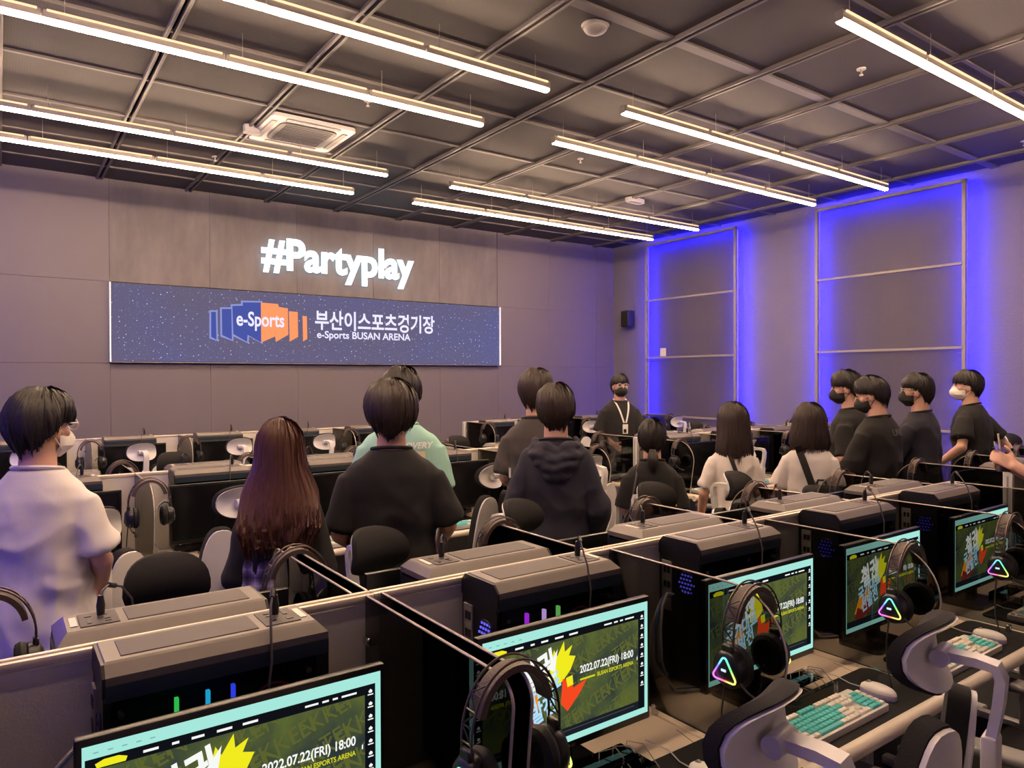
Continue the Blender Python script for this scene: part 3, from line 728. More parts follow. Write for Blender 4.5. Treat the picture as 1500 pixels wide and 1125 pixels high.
def mk_head(lit):
    def b(label):
        t = thing('headset', label, 'headset', group='black headsets hung on the seat dividers')
        def arc(rx, rz, y, a0, a1, n, zc): return [(rx*math.cos(a), y, zc+rz*math.sin(a)) for a in [math.radians(a0+(a1-a0)*i/n) for i in range(n+1)]]
        MB().band(arc(.082, .1, 0, 14, 166, 22, -.092), .038, .014, (0, 1, 0)).build('headband', m_leather, t)
        for y in (-.017, .017):
            MB().tube(arc(.104, .135, y, -14, 194, 26, -.11), .0027, 6).build('bow', m_wire, t)
        for s in (-1, 1):
            z = MB()
            P = arc(.104, .135, 0, 0, 50, 4, -.11)
            for k in range(4):
                a, c = P[k], P[k+1]; yy = .017*(1 if k % 2 else -1)
                z.tube([(s*a[0], yy, a[2]), (s*c[0], -yy, c[2])], .002, 5); z.tube([(s*a[0], -yy, a[2]), (s*a[0], yy, a[2])], .002, 5)
            z.build('lattice', m_cup, t)
            cup = MB(); cup.loft([[(s*x, .047*q*math.cos(a), -.185+.052*q*math.sin(a)) for a in [2*PI*k/24 for k in range(24)]] for x, q in ((.082, .93), (.086, 1), (.1, 1), (.112, .86), (.117, .7))])
            cup = cup.build('ear_cup', m_cup, t)
            MB().box((s*.103, 0, -.132), (.014, .036, .022), .004, 1).build('hinge', m_cup, cup)
            MB().tube([(s*.07, .037*math.cos(a), -.185+.041*math.sin(a)) for a in [2*PI*k/22 for k in range(22)]], .0165, 8, closed=True).build('ear_cushion', m_cush, t)
            MB().cyl((s*.064, 0, -.185), (s*.082, 0, -.185), .036, seg=20).build('speaker_cloth', m_cush, cup)
            tri = []
            for k in range(3):
                a = math.radians(90+120*k); c = (.031*math.cos(a), .029*math.sin(a))
                for j in range(-2, 3):
                    aa = a+math.radians(30*j); tri.append((0, c[0]+.008*math.cos(aa), c[1]+.008*math.sin(aa)))
            r_ = MB().tube(tri, .0024, 6, closed=True).build('logo_ring', rainbow() if lit else m_ringoff, t); r_.location = (s*.119, 0, -.19)
            if lit:
                MB().box((s*.1195, .002, -.186), (.002, .014, .006)).build('logo_mark', emat('logo_mark', (190, 220, 250), 1.2), cup)
        MB().tube([(-.1, -.03, -.205), (-.105, -.06, -.225), (-.1, -.095, -.24), (-.09, -.115, -.245)], [.004, .0025, .0025, .005], 6).build('microphone', m_cup, t)
        MB().tube([(-.105, .01, -.235), (-.11, .015, -.3), (-.115, .01, -.38), (-.12, -.01, -.45), (-.1, .06, -.468), (-.04, .16, -.47), (-.02, .25, -.47)], .0026, 6).build('cord', m_cord, t)
        return t
    return b
# ---- keyboard, mouse, mat, tray
m_kw = mat('key_white', (232, 224, 216), .45); m_kt = mat('key_teal', (92, 196, 196), .45); m_kb = mat('keyboard_white', (224, 218, 212), .4)
U = .0187
def key_layout():
    K = []
    def row(y, items, x=0.):
        for it in items:
            wv, c = it
            if c: K.append((x+wv/2, y, wv, c))
            x += wv
    row(5.25, [(1, 'w'), (1, 0), (1, 'w'), (1, 'w'), (1, 'w'), (1, 'w'), (.5, 0), (1, 't'), (1, 't'), (1, 't'), (1, 't'), (.5, 0), (1, 'w'), (1, 'w'), (1, 'w'), (1, 'w'), (.25, 0), (1, 'w'), (1, 'w'), (1, 'w')])
    row(4, [(1, 'w')]+[(1, 't')]*12+[(2, 'w'), (.25, 0), (1, 'w'), (1, 'w'), (1, 'w'), (.25, 0), (1, 'w'), (1, 't'), (1, 't'), (1, 'w')])
    row(3, [(1.5, 'w')]+[(1, 't')]*12+[(1.5, 't'), (.25, 0), (1, 'w'), (1, 'w'), (1, 'w'), (.25, 0), (1, 't'), (1, 't'), (1, 't'), (1, 'w')])
    row(2, [(1.75, 'w')]+[(1, 't')]*11+[(2.25, 'w'), (3.5, 0), (1, 't'), (1, 't'), (1, 't'), (1, 'w')])
    row(1, [(2.25, 'w')]+[(1, 't')]*10+[(2.75, 'w'), (1.25, 0), (1, 'w'), (1.25, 0), (1, 't'), (1, 't'), (1, 't'), (1, 'w')])
    row(0, [(1.25, 'w')]*3+[(6.25, 't')]+[(1.25, 'w')]*4+[(.25, 0), (1, 'w'), (1, 'w'), (1, 'w'), (.25, 0), (2, 't'), (1, 't'), (1, 'w')])
    return K
KEYS = key_layout(); KWID = 22.5*U
def keybox(m, x, y, wv):
    rr = []
    for z, i in ((0, .0006), (.006, .0012), (.0085, .003)):
        rr.append([(x-wv*U/2+i, y-U/2+i, z), (x+wv*U/2-i, y-U/2+i, z), (x+wv*U/2-i, y+U/2-i, z), (x-wv*U/2+i, y+U/2-i, z)])
    m.loft(rr)
KM = {}
def mk_kb(detail):
    def b(label):
        t = thing('keyboard', label, 'keyboard', group='white and teal mechanical keyboards')
        MB().prism(rpoly(KWID+.012, 6.5*U+.014, .006), 0, .02).build('case', m_kb, t)
        if detail:
            for x, y, wv, c in KEYS:
                if (wv, c) not in KM:
                    m = MB(); keybox(m, 0, 0, wv); KM[(wv, c)] = m.mesh('key', m_kw if c == 'w' else m_kt, False)
                o = link('key', KM[(wv, c)], t); o.location = (x*U-KWID/2, (y-2.65)*U, .0195+y*.0012)
        else:
            for cc, nmx in (('w', 'white_keys'), ('t', 'teal_keys')):
                m = MB()
                for x, y, wv, c in KEYS:
                    if c == cc: keybox(m, x*U-KWID/2, (y-2.65)*U, wv)
                o = m.build(nmx, m_kw if cc == 'w' else m_kt, t, False); o.location = (0, 0, .021); o['kind'] = 'stuff'
        MB().tube([(-.1, 6.5*U/2, .012), (-.1, .09, .012), (-.08, .13, .005), (-.03, .2, .005)], .0025, 6).build('cord', mat('cord_white', (196, 194, 196), .45), t)
        return t
    return b
m_mouse = mat('mouse_white', (232, 226, 220), .35); m_mouse2 = mat('mouse_lilac', (176, 166, 206), .4)
def mk_mouse(label):
    t = thing('mouse', label, 'mouse', group='white gaming mice on black mats')
    rings = []
    for z, kx, ky in ((.0, .92, .96), (.006, 1, 1), (.014, .98, .98), (.02, .9, .97)):
        rings.append([(kx*.031*math.cos(a)*(1+.12*math.sin(a)), ky*.06*math.sin(a), z) for a in [2*PI*k/24 for k in range(24)]])
    MB().loft(rings).build('side_shell', m_mouse2, t)
    rings = []
    for q, h in ((.98, 0), (.93, .008), (.8, .0145), (.55, .019), (.2, .021)):
        rings.append([(q*.03*math.cos(a)*(1+.12*math.sin(a)), q*.06*math.sin(a)-.006*(1-q), .018+h) for a in [2*PI*k/24 for k in range(24)]])
    MB().loft(rings).build('top_shell', m_mouse, t)
    MB().cyl((-.004, .032, .034), (.004, .032, .034), .008, seg=14).build('wheel', m_greyp, t)
    MB().tube([(0, .058, .01), (.005, .1, .006), (.03, .16, .004), (.02, .24, .004)], .002, 6).build('cord', MATS['cord_white'], t)
    return t
m_mat = mat('desk_mat_black', (20, 19, 20), .85, bump=.2, bscale=700)
def mk_mat(label):
    t = MB().prism(rpoly(.74, .27, .035), 0, .004).build('desk_mat', m_mat); return tag(t, label, 'mouse mat', 'black desk mats')
m_acr = glassmat('clear_acrylic', (243, 240, 238))
def mk_tray(label):
    t = thing('acrylic_tray', label, 'tray', group='clear acrylic trays under the monitors')
    for s in (-1, 1):
        MB().box((s*.11, 0, .03), (.004, .13, .06)).build('side_wall', m_acr, t); MB().box((0, s*.063, .03), (.22, .004, .06)).build('side_wall', m_acr, t)
    MB().box((0, 0, .004), (.22, .13, .005)).build('floor_plate', m_acr, t); MB().box((0, .02, .062), (.2, .08, .004)).build('shelf_plate', m_acr, t)
    MB().box((.02, -.02, .012), (.12, .06, .01), .003, 1).build('card_reader', mat('reader_dark', (40, 32, 34), .4), t)
    for k in range(3): MB().tube([(.0+.04*k, .03, .015), (.02+.05*k, .05, .07), (.05+.05*k, .02, .085-.01*k), (.08+.04*k, -.03, .02)], .0016, 5).build('thin_cord', m_greyp, t)
    MB().tube([(.1, .0, .01), (.13, -.05, .012), (.2, -.1, .006), (.3, -.13, .006)], .0022, 6).build('cord', MATS['cord_white'], t)
    return t
# ---- chair: faces +Y, back towards -Y
m_shell = mat('chair_white', (212, 210, 208), .38); m_fab = mat('chair_black_fabric', (22, 20, 21), .95, bump=.4, bscale=500); m_grey2 = mat('chair_grey', (120, 118, 118), .5)
def patch(w, h, th, k, p=2.6, top=1., kz=0., n=28, rn=6, bulge=0.):
    """rounded plate in XZ, edges curving towards +Y by k*x^2, thickness th to +Y"""
    m = MB(); F_ = []; B_ = []
    def pos(r, a, side):
        cx, sz = math.cos(a), math.sin(a)
        e = 2/p; x = r*math.copysign(abs(cx)**e, cx)*w/2; z = r*math.copysign(abs(sz)**e, sz)*h/2
        x *= 1-(1-top)*(z/h+.5)
        y = k*x*x+kz*z*z+(th*(1+bulge*(1-r*r)) if side else 0)
        return (x, y, z)
    rs = [.15]+[(i+1)/rn for i in range(rn)]
    rings = [[pos(r, 2*PI*j/n, 1) for j in range(n)] for r in rs]+[[pos(r, 2*PI*j/n, 0) for j in range(n)] for r in rs[::-1]]
    m.loft(rings); return m
def mk_chair(label):
    t = thing('gaming_chair', label, 'chair', group='white split back chairs with black cushions')
    for k in range(5):
        a = 2*PI*k/5+.3; dx, dy = math.cos(a), math.sin(a)
        MB().tube([(dx*.03, dy*.03, .13), (dx*.18, dy*.18, .105), (dx*.31, dy*.31, .075)], [.03, .024, .018], 8).build('base_leg', m_shell, t)
        MB().cyl((dx*.31-dy*.02, dy*.31+dx*.02, .03), (dx*.31+dy*.02, dy*.31-dx*.02, .03), .03, seg=14).build('caster', m_blackp, t)
    MB().cyl((0, 0, .1), (0, 0, .4), .028, seg=14).build('column', m_grey2, t)
    MB().box((0, 0, .4), (.3, .3, .04), .01, 2).build('mechanism', m_grey2, t)
    MB().prism(rpoly(.48, .47, .1), 0, .025, Matrix.Translation((0, .02, .42))).build('seat_shell', m_shell, t)
    MB().box((0, .02, .48), (.48, .47, .08), .035, 4).build('seat', m_fab, t)
    tilt = Matrix.Rotation(math.radians(8), 4, 'X')
    for s in (-1, 1):
        R = Matrix.Translation((s*.128, -.245, .79)) @ tilt @ Matrix.Rotation(s*math.radians(14), 4, 'Z')
        sh = patch(.215, .44, .012, 1.2, 2.8, .78, .25); bmesh.ops.transform(sh.bm, matrix=R, verts=sh.bm.verts); sh.build('back_shell', m_shell, t)
        cu = patch(.22, .45, .045, 1.2, 2.8, .78, .25, bulge=.3); bmesh.ops.transform(cu.bm, matrix=R @ Matrix.Translation((0, .013, 0)), verts=cu.bm.verts); cu.build('back_cushion', m_fab, t)
        MB().tube([(0, -.29, .62), (s*.06, -.285, .7), (s*.12, -.265, .78)], .014, 8).build('back_arm', m_shell, t)
    MB().box((0, -.3, .58), (.06, .03, .36), .008, 2, M=Matrix.Translation((0, 0, 0))).build('spine', m_shell, t)
    MB().box((0, -.315, .86), (.058, .032, .24), .008, 2).build('spine_sleeve', m_shell, t)
    MB().band([(0, -.315, .96), (0, -.33, 1.05), (0, -.335, 1.105), (0, -.325, 1.128), (0, -.29, 1.133), (0, -.225, 1.132)], .042, .02, (1, 0, 0)).build('headrest_arm', m_shell, t)
    MB().cyl((-.035, -.222, 1.128), (.035, -.222, 1.128), .02, seg=14).build('headrest_pivot', m_shell, t)
    H = Matrix.Translation((0, -.195, 1.135)) @ Matrix.Rotation(math.radians(4), 4, 'X')
    sh = patch(.25, .155, .01, 1.2, 2.7, .85, -8); bmesh.ops.transform(sh.bm, matrix=H, verts=sh.bm.verts); sh.build('headrest_shell', m_shell, t)
    cu = patch(.26, .168, .028, 1.2, 2.7, .85, -7.6, bulge=.25); bmesh.ops.transform(cu.bm, matrix=H @ Matrix.Translation((0, .011, 0)), verts=cu.bm.verts); cu.build('headrest_cushion', m_fab, t)
    for s in (-1, 1):
        MB().tube([(s*.2, -.02, .43), (s*.29, -.02, .44), (s*.3, -.02, .5), (s*.3, -.02, .62)], .018, 8).build('arm_support', m_shell, t)
        MB().box((s*.3, .02, .635), (.085, .25, .03), .013, 3).build('arm_pad', m_grey2, t)
    return t
# ------------------------------------------------------------------ layout
ORD = ['first', 'second', 'third', 'fourth', 'fifth', 'sixth', 'seventh']
def rowset(rowname, R, d, divs, pcs, mons, chairs, pcv, lit, first=0, heads=None, hy=.53, kb_detail=(), small=True, trays=(), pcy=.112, double=()):
    """one row of seats along a partition at y=R; d=-1: users on the -Y side, +1: users on the +Y side"""
    rz = 0 if d < 0 else PI
    for i in range(len(divs)-1):
        x0, x1 = divs[i], divs[i+1]; w_ = round(x1-x0, 3); xc = (x0+x1)/2; o = ORD[i+first]
        one(PR, ('desk', w_), mk_desk(w_), (xc, R+d*.018, DZ), rz, 'pale wood desk, %s, %s seat from left' % (rowname, o))
        if pcs[i] is not None:
            one(PR, ('pc', pcv[i]), mk_pc(pcv[i]), (pcs[i], R+d*pcy, DZ), rz, 'black PC tower with grey lid, %s, %s from left' % (rowname, o))
            fx = pcs[i]-d*.13
            one(PR, ('usb', d), mk_usb(d < 0), (fx, R+d*pcy, DZ+PHT+.001), 0, 'usb cord plugged into PC lid, %s, %s seat from left' % (rowname, o))
            if small: one(PR, 'bundle', mk_bundle, (pcs[i]+d*.23, R+d*.09, DZ), rz, 'pale cable bundle behind PC, %s, %s seat from left' % (rowname, o))
        if mons[i] is not None:
            one(PR, ('mon', lit), mk_mon(lit), (mons[i], R+d*.35, DZ), rz, ('lit monitor with yellow event page, %s, %s from left' if lit else 'black switched off monitor, %s, %s from left') % (rowname, o))
        det = i in kb_detail
        kx = x1-.46 if d < 0 else x0+.46
        mt = one(PR, 'mat', mk_mat, (kx+.12*(-d), R+d*.545, DZ+.0005), rz, 'black desk mat under keyboard, %s, %s seat from left' % (rowname, o))
        one(PR, ('kb', det), mk_kb(det), (kx, R+d*.57, DZ+.005), rz, 'white and teal keyboard, %s, %s seat from left' % (rowname, o))
        one(PR, 'mouse', mk_mouse, (kx-d*.29, R+d*.565, DZ+.005), rz, 'white mouse on black mat, %s, %s seat from left' % (rowname, o))
        if i in trays: one(PR, 'tray', mk_tray, (xc+.02, R+d*.435, DZ), rz, 'clear acrylic tray below monitor, %s, %s seat from left' % (rowname, o))
        if chairs[i] is not None:
            cx_, cy_, ca = chairs[i]
            one(PR, 'chair', mk_chair, (cx_, cy_, 0), (0 if d < 0 else PI)+math.radians(ca), 'white split-back chair with black cushions, %s, %s from left' % (rowname, o))
    for i, x in enumerate(divs):
        o = ORD[i+first] if i+first < len(ORD) else 'last'
        if heads is not None and heads[i] == 'x': continue
        for dx in ((-.022, .022) if i in double else (0,)):
            sfx = '' if i not in double else (', left pane' if dx < 0 else ', right pane')
            one(PR, 'glass2' if i in double else 'glass', mk_glass2 if i in double else mk_glass, (x+dx, R+d*.02, DZ), rz, 'smoked acrylic divider, %s, %s from left%s' % (rowname, o, sfx))
        if heads is None or heads[i]:
            one(PR, ('head', lit), mk_head(lit), (x, R+d*(hy+(.07 if i in double and d < 0 else 0)), RT+.006-(.013 if d < 0 and lit and i not in double else 0)), rz, '%s headset on divider, %s, %s from left' % ('black rainbow lit' if lit else 'black unlit', rowname, o))
def partset(rowname, R, divs, ends=True):
    for i in range(len(divs)-1):
        w_ = round(divs[i+1]-divs[i], 3)
        one(PR, ('part', w_), mk_part(w_), ((divs[i]+divs[i+1])/2, R, 0), 0, 'white partition board with metal rail, %s, %s section from left' % (rowname, ORD[i]))
    for x, s in ((divs[0]-.02, 'left'), (divs[-1]+.02, 'right')):
        one(PR, 'post', mk_post, (x, R, 0), 0 if s == 'left' else PI, 'white end post, %s end of the %s partition' % (s, rowname))
R1, R2, R3 = 1.77, 4.86, 7.95
# nearest island, left block
dA = [-.045, .80, 1.645, 2.49, 3.335, 4.18]
partset('nearest left block', R1, dA)
rowset('nearest row', R1, -1, dA, [.381, 1.295, 2.105, 2.945, 3.78], [.385, 1.2, 2.015, 2.78, 3.65], [(.4, .72, 6), (1.06, .96, 10), (1.70, .975, 10), (2.72, .9, 10), (3.55, .85, 0)],
       ['a', 'b', 'b', 'c', 'c'], True, heads=[1, 1, 1, 1, 1, 0], kb_detail=(1, 2, 3), trays=(1, 2, 4), double=(1,), hy=.575)
dB = [-.03, .775, 1.575, 2.38, 3.18, 4.0]
rowset('row behind nearest partition', R1, 1, dB, [.315, 1.215, 2.075, 2.93, 3.7], [.4, 1.22, 2.0, 2.82, 3.6], [(.4, 2.23, -4), (1.15, 2.22, 14), (1.93, 2.4, 16), (2.72, 2.4, -6), (3.47, 2.42, 10)],
       ['o']*5, False, heads=[1]*6, hy=.52, pcy=.122, double=(1,))
# middle island
dC = [-.98, -.16, .66, 1.48, 2.30, 3.12, 3.94]
partset('middle left block', R2, dC)
rowset('middle row left block', R2, -1, dC, [x+.405 for x in dC[:-1]], [x+.42 for x in dC[:-1]], [(-.5, 3.9, 0), (.28, 3.72, 12), (.95, 4.0, 14), (1.8, 4.0, 0), (2.5, 4.02, 24), (3.4, 4.0, 0)], ['o']*6, False, pcy=.13)
rowset('row behind middle left partition', R2, 1, dC, [x+.42 for x in dC[:-1]], [x+.42 for x in dC[:-1]], [(x+.41, 5.62, 8) for x in dC[:-1]], ['o']*6, False, heads=[0, 1, 1, 1, 1, 1, 0], pcy=.13)
# stage-side island
partset('stage-side left block', R3, dC)
rowset('stage-side row left block', R3, -1, dC, [x+.36 for x in dC[:-1]], [x+.36 for x in dC[:-1]], [(x+.32, 7.1, 5) for x in dC[:-1]], ['o']*6, False, pcy=.13)
# right blocks
dR = [4.93, 5.75, 6.57, 7.39, 8.21]
partset('nearest right block', R1, dR); partset('middle right block', R2, dR); partset('stage-side right block', R3, dR)
rowset('nearest right block facing us', R1, -1, dR, [x+.4 for x in dR[:-1]], [x+.4 for x in dR[:-1]], [(x+.41, .95, 0) for x in dR[:-1]], ['o']*4, False, pcy=.13)
rowset('nearest right block far side', R1, 1, dR, [x+.36 for x in dR[:-1]], [x+.41 for x in dR[:-1]], [None, None, (7.0, 2.6, -8), (7.8, 2.6, 0)], ['o']*4, False, pcy=.13)
rowset('middle right block facing us', R2, -1, dR, [x+.42 for x in dR[:-1]], [x+.45 for x in dR[:-1]], [(x+.4, 4.12, 10) for x in dR[:-1]], ['o']*4, False, pcy=.13)
rowset('middle right block far side', R2, 1, dR, [x+.4 for x in dR[:-1]], [x+.41 for x in dR[:-1]], [None]+[(x+.41, 5.7, 0) for x in dR[1:-1]], ['o']*4, False, pcy=.13)
rowset('stage-side right block', R3, -1, dR, [x+.4 for x in dR[:-1]], [x+.41 for x in dR[:-1]], [(x+.41, 7.1, 0) for x in dR[:-1]], ['o']*4, False, pcy=.13)
# ================================================================== PEOPLE
def evald(me, mods):
    """run modifiers on a mesh away from the main scene"""
    o = bpy.data.objects.new('scratch', me); TMP.collection.objects.link(o)
    for typ, kw in mods:
        md = o.modifiers.new(typ, typ)
        for k, v in kw.items(): setattr(md, k, v)
    vl = TMP.view_layers[0]; vl.update(); dg = vl.depsgraph; dg.update()
    r = bpy.data.meshes.new_from_object(o.evaluated_get(dg))
    bpy.data.objects.remove(o); bpy.data.meshes.remove(me)
    return r
class Body(MB):
    def cap(self, p0, p1, r0, r1, seg=12):
        """tapered capsule"""
        p0, p1 = Vector(p0), Vector(p1); d = p1-p0
        if d.length < 1e-6: d = Vector((0, 0, .001))
        d.normalize(); a = d.orthogonal().normalized(); b = d.cross(a); rings = []
        for i in range(5):
            t = PI/2*(1-i/4.0) if i < 4 else 0
            rings.append((p0-d*r0*math.sin(t), max(r0*math.cos(t), 1e-4)))
        for i in range(5):
            t = PI/2*(i/4.0)
            rings.append((p1+d*r1*math.sin(t), max(r1*math.cos(t), 1e-4)))
        self.loft([[c+(a*math.cos(2*PI*k/seg)+b*math.sin(2*PI*k/seg))*r for k in range(seg)] for c, r in rings])
    def cone(self, p0, p1, r0, r1, seg=20): self.cyl(p0, p1, r0, r1, seg)
    def srings(self, rows, p=2.4, n=32):
        """stack of super-ellipse rings (z, half x, half y, y centre)"""
        R = []
        for z, hx, hy, yc in rows:
            ring = []
            for k in range(n):
                a = 2*PI*k/n; c, s = math.cos(a), math.sin(a)
                ring.append((math.copysign(abs(c)**(2/p), c)*hx, yc+math.copysign(abs(s)**(2/p), s)*hy, z))
            R.append(ring)
        self.loft(R)
def hand(B, W, d, n, side, curl=.5, s=1.):
    """palm and five fingers; d = pointing direction, n = palm normal, side = +1 right hand"""
    W, d, n = Vector(W), Vector(d).normalized(), Vector(n)
    n = (n-d*n.dot(d)).normalized(); l = d.cross(n).normalized()*side       # l points to the thumb side
    for k, (off, ln) in enumerate(((.027, .068), (.009, .076), (-.009, .071), (-.026, .056))):
        base = W+l*off*.7*s+d*.01*s; kn = W+l*off*s+d*.088*s
        B.cap(base, kn, .0135*s, .0105*s, 8)
        p = kn; dd = d.copy()
        for j, f in enumerate((.42, .33, .25)):
            ang = curl*(.75+.25*j)
            dd = (dd*math.cos(ang)+n*math.sin(ang)).normalized()
            q = p+dd*ln*f*s; B.cap(p, q, (.0092-.0008*j)*s, (.0088-.0009*j)*s, 8); p = q
    p = W+d*.02*s+l*.022*s; dd = (d*.72+l*.62+n*.25).normalized()
    for j, ln in enumerate((.042, .034, .028)):
        q = p+dd*ln*s; B.cap(p, q, (.0125-.0015*j)*s, (.011-.0015*j)*s, 8); p = q
        dd = (dd+d*.25+n*curl*.35-l*.12).normalized()
def hairmat(name, rgb, tip):
    if name in MATS: return MATS[name]
    m = mat(name, rgb, .46, spec=.4); nt = m.node_tree; b = nt.nodes['Principled BSDF']
    tc = nt.nodes.new('ShaderNodeTexCoord'); mp = nt.nodes.new('ShaderNodeMapping'); mp.inputs['Scale'].default_value = (120, 120, 6)
    n = nt.nodes.new('ShaderNodeTexNoise'); n.inputs['Scale'].default_value = 1; n.inputs['Detail'].default_value = 3
    nt.links.new(tc.outputs['Object'], mp.inputs[0]); nt.links.new(mp.outputs[0], n.inputs['Vector'])
    mx = nt.nodes.new('ShaderNodeMix'); mx.data_type = 'RGBA'; mx.inputs[6].default_value = (*lin(rgb), 1); mx.inputs[7].default_value = (*lin(tip), 1)
    nt.links.new(n.outputs['Fac'], mx.inputs[0]); nt.links.new(mx.outputs[2], b.inputs['Base Color'])
    bp = nt.nodes.new('ShaderNodeBump'); bp.inputs['Strength'].default_value = .4; bp.inputs['Distance'].default_value = .003
    nt.links.new(n.outputs['Fac'], bp.inputs['Height']); nt.links.new(bp.outputs[0], b.inputs['Normal'])
    return m
H_BLACK = hairmat('hair_black', (20, 17, 17), (44, 35, 32)); H_DARK = hairmat('hair_dark_brown', (30, 23, 21), (64, 48, 41)); H_BROWN = hairmat('hair_chestnut', (42, 25, 22), (98, 56, 42))
m_skin = mat('skin', (205, 160, 138), .5, var=.05, vscale=14); m_skin.node_tree.nodes['Principled BSDF'].inputs['Subsurface Weight'].default_value = .0
def cloth(name, rgb, var=.06): return mat('cloth_'+name, rgb, .88, bump=.15, bscale=350, var=var, vscale=10)
def lerp_tab(tab, x):
    for (a, u), (b, v) in zip(tab, tab[1:]):
        if x <= b: return u+(v-u)*((x-a)/(b-a) if b > a else 0)
    return tab[-1][1]
def sph(th, ph, r, z=1.): return Vector((math.sin(th)*math.sin(ph)*r[0], math.cos(th)*math.sin(ph)*r[1], math.cos(ph)*r[2]))
SCALP = (.077, .092, .104)
def make_hair(style, rnd, fluff=1.):
    """strand surface S(theta, s): theta 0 = forehead, 180 = nape; s 0 = crown, 1 = tip"""
    short = style in ('bowl', 'crop', 'pony'); sd = Vector((rnd.uniform(0, 50), rnd.uniform(0, 50), 0))
    def S(th, s, out=0.):
        deg = abs((math.degrees(th)+180) % 360-180)
        if short:
            if style == 'bowl': pf = lerp_tab([(0, 82), (45, 84), (70, 87), (100, 92), (180, 96)], deg); dn = lerp_tab([(0, 0), (82, .0), (105, .026), (130, .08), (180, .105)], deg)
            elif style == 'crop': pf = lerp_tab([(0, 70), (45, 78), (70, 88), (100, 93), (180, 96)], deg); dn = lerp_tab([(0, 0), (70, .004), (82, .004), (105, .022), (130, .075), (180, .092)], deg)
            else: pf = lerp_tab([(0, 60), (45, 72), (70, 96), (180, 96)], deg); dn = lerp_tab([(0, 0), (60, .0), (82, .03), (105, .04), (130, .075), (180, .085)], deg)
            jt = noise.noise(Vector((math.sin(th)*4.5, math.cos(th)*4.5, 0))+sd*1.3); pf += 5*jt; dn *= 1+.25*jt
            capl = math.radians(pf)*.12; tot = capl+dn; q = s*tot
            base = .015 if style == 'pony' else (1+(lerp_tab([(0, .72), (70, .82), (110, 1), (180, 1)], deg)-1)*min(1, s*2.2))*lerp_tab([(0, .02), (.5, .03), (1, .034)], min(1, q/max(capl, 1e-4)))*fluff*(.88 if style == 'crop' else 1)*lerp_tab([(0, 1), (.62, 1), (1, .42 if deg < 100 else .8)], s if s < 1 else 1)
            if style != 'pony': base += .007*min(1, s*3)*noise.noise(Vector((math.sin(th)*2.2, math.cos(th)*2.2, s*2.5))+sd)
            if q <= capl:
                return sph(th, q/.12, [r+base+out for r in SCALP])
            e = sph(th, math.radians(pf), [r+base+out for r in SCALP])
            k = (q-capl)/.105
            wx = lerp_tab([(0, 1), (.3, .97), (.6, .86), (1, .66), (1.2, .6)], k); wy = lerp_tab([(0, 1), (.3, .97), (.6, .84), (1, .68), (1.2, .62)], k)
            return Vector((e.x*wx, e.y*wy, e.z-(q-capl)))
        L = {'long': .385, 'bob': .2, 'mid': .27}[style]
        front = lerp_tab([(0, 1), (38, 1), (62, 0), (180, 0)], deg)
        ph1 = math.radians(92)
        t = .02*fluff
        if front > .99 and style != 'bob':
            return sph(th, math.radians(66)*s, [r+.014+out for r in SCALP])
        if front > .99: return sph(th, math.radians(80)*s, [r+.016+out for r in SCALP])
        sb = .38 if style == 'long' else .6
        if s <= sb: return sph(th, ph1*s/sb, [r+t+out for r in SCALP])
        k = (s-sb)/(1-sb)
        p = sph(th, ph1, [r+t+out for r in SCALP])
        full = L*(1-.75*front*0)+rnd.uniform(0, 0)
        if deg < 62: full *= lerp_tab([(38, .25), (62, 1)], deg)
        z = p.z-full*k
        if style == 'long': wx = lerp_tab([(0, 1), (.2, 1.08), (.45, 1.5), (.8, 1.62), (1, 1.35)], k); wy = lerp_tab([(0, 1), (.3, .9), (.6, .8), (1, .62)], k); yo = lerp_tab([(0, 0), (.3, -.02), (.6, -.055), (1, -.075)], k)
        elif style == 'bob': wx = lerp_tab([(0, 1), (.5, 1.16), (.85, 1.24), (1, 1.12)], k); wy = lerp_tab([(0, 1), (.6, 1.0), (1, .9)], k); yo = -.008*k
        else: wx = lerp_tab([(0, 1), (.4, 1.08), (.8, 1.25), (1, 1.15)], k); wy = lerp_tab([(0, 1), (.5, .92), (1, .85)], k); yo = -.03*k
        return Vector((p.x*wx, p.y*wy+yo, z))
    m = MB(); NT, NS = 48, 18 if short else 26
    if short: ths = [2*PI*k/NT for k in range(NT)]
    else: ths = [2*PI*k/NT for k in range(NT)]
    rings = []
    for i in range(0, NS+1):
        rings.append([S(t, max(i/NS, .012))+Vector((rnd.uniform(-1, 1), rnd.uniform(-1, 1), rnd.uniform(-1, 1)))*.001 for t in ths])
    # close the underside by returning slightly inside
    rings.append([p*.93+Vector((0, 0, p.z*.0)) if short else p+Vector((-p.x*.25, -p.y*.25 if p.y > -.08 else .02, .01)) for p in rings[-1]])
    m.loft(rings)
    # loose locks give the strand relief and a ragged hem
    N = 520 if short else 460
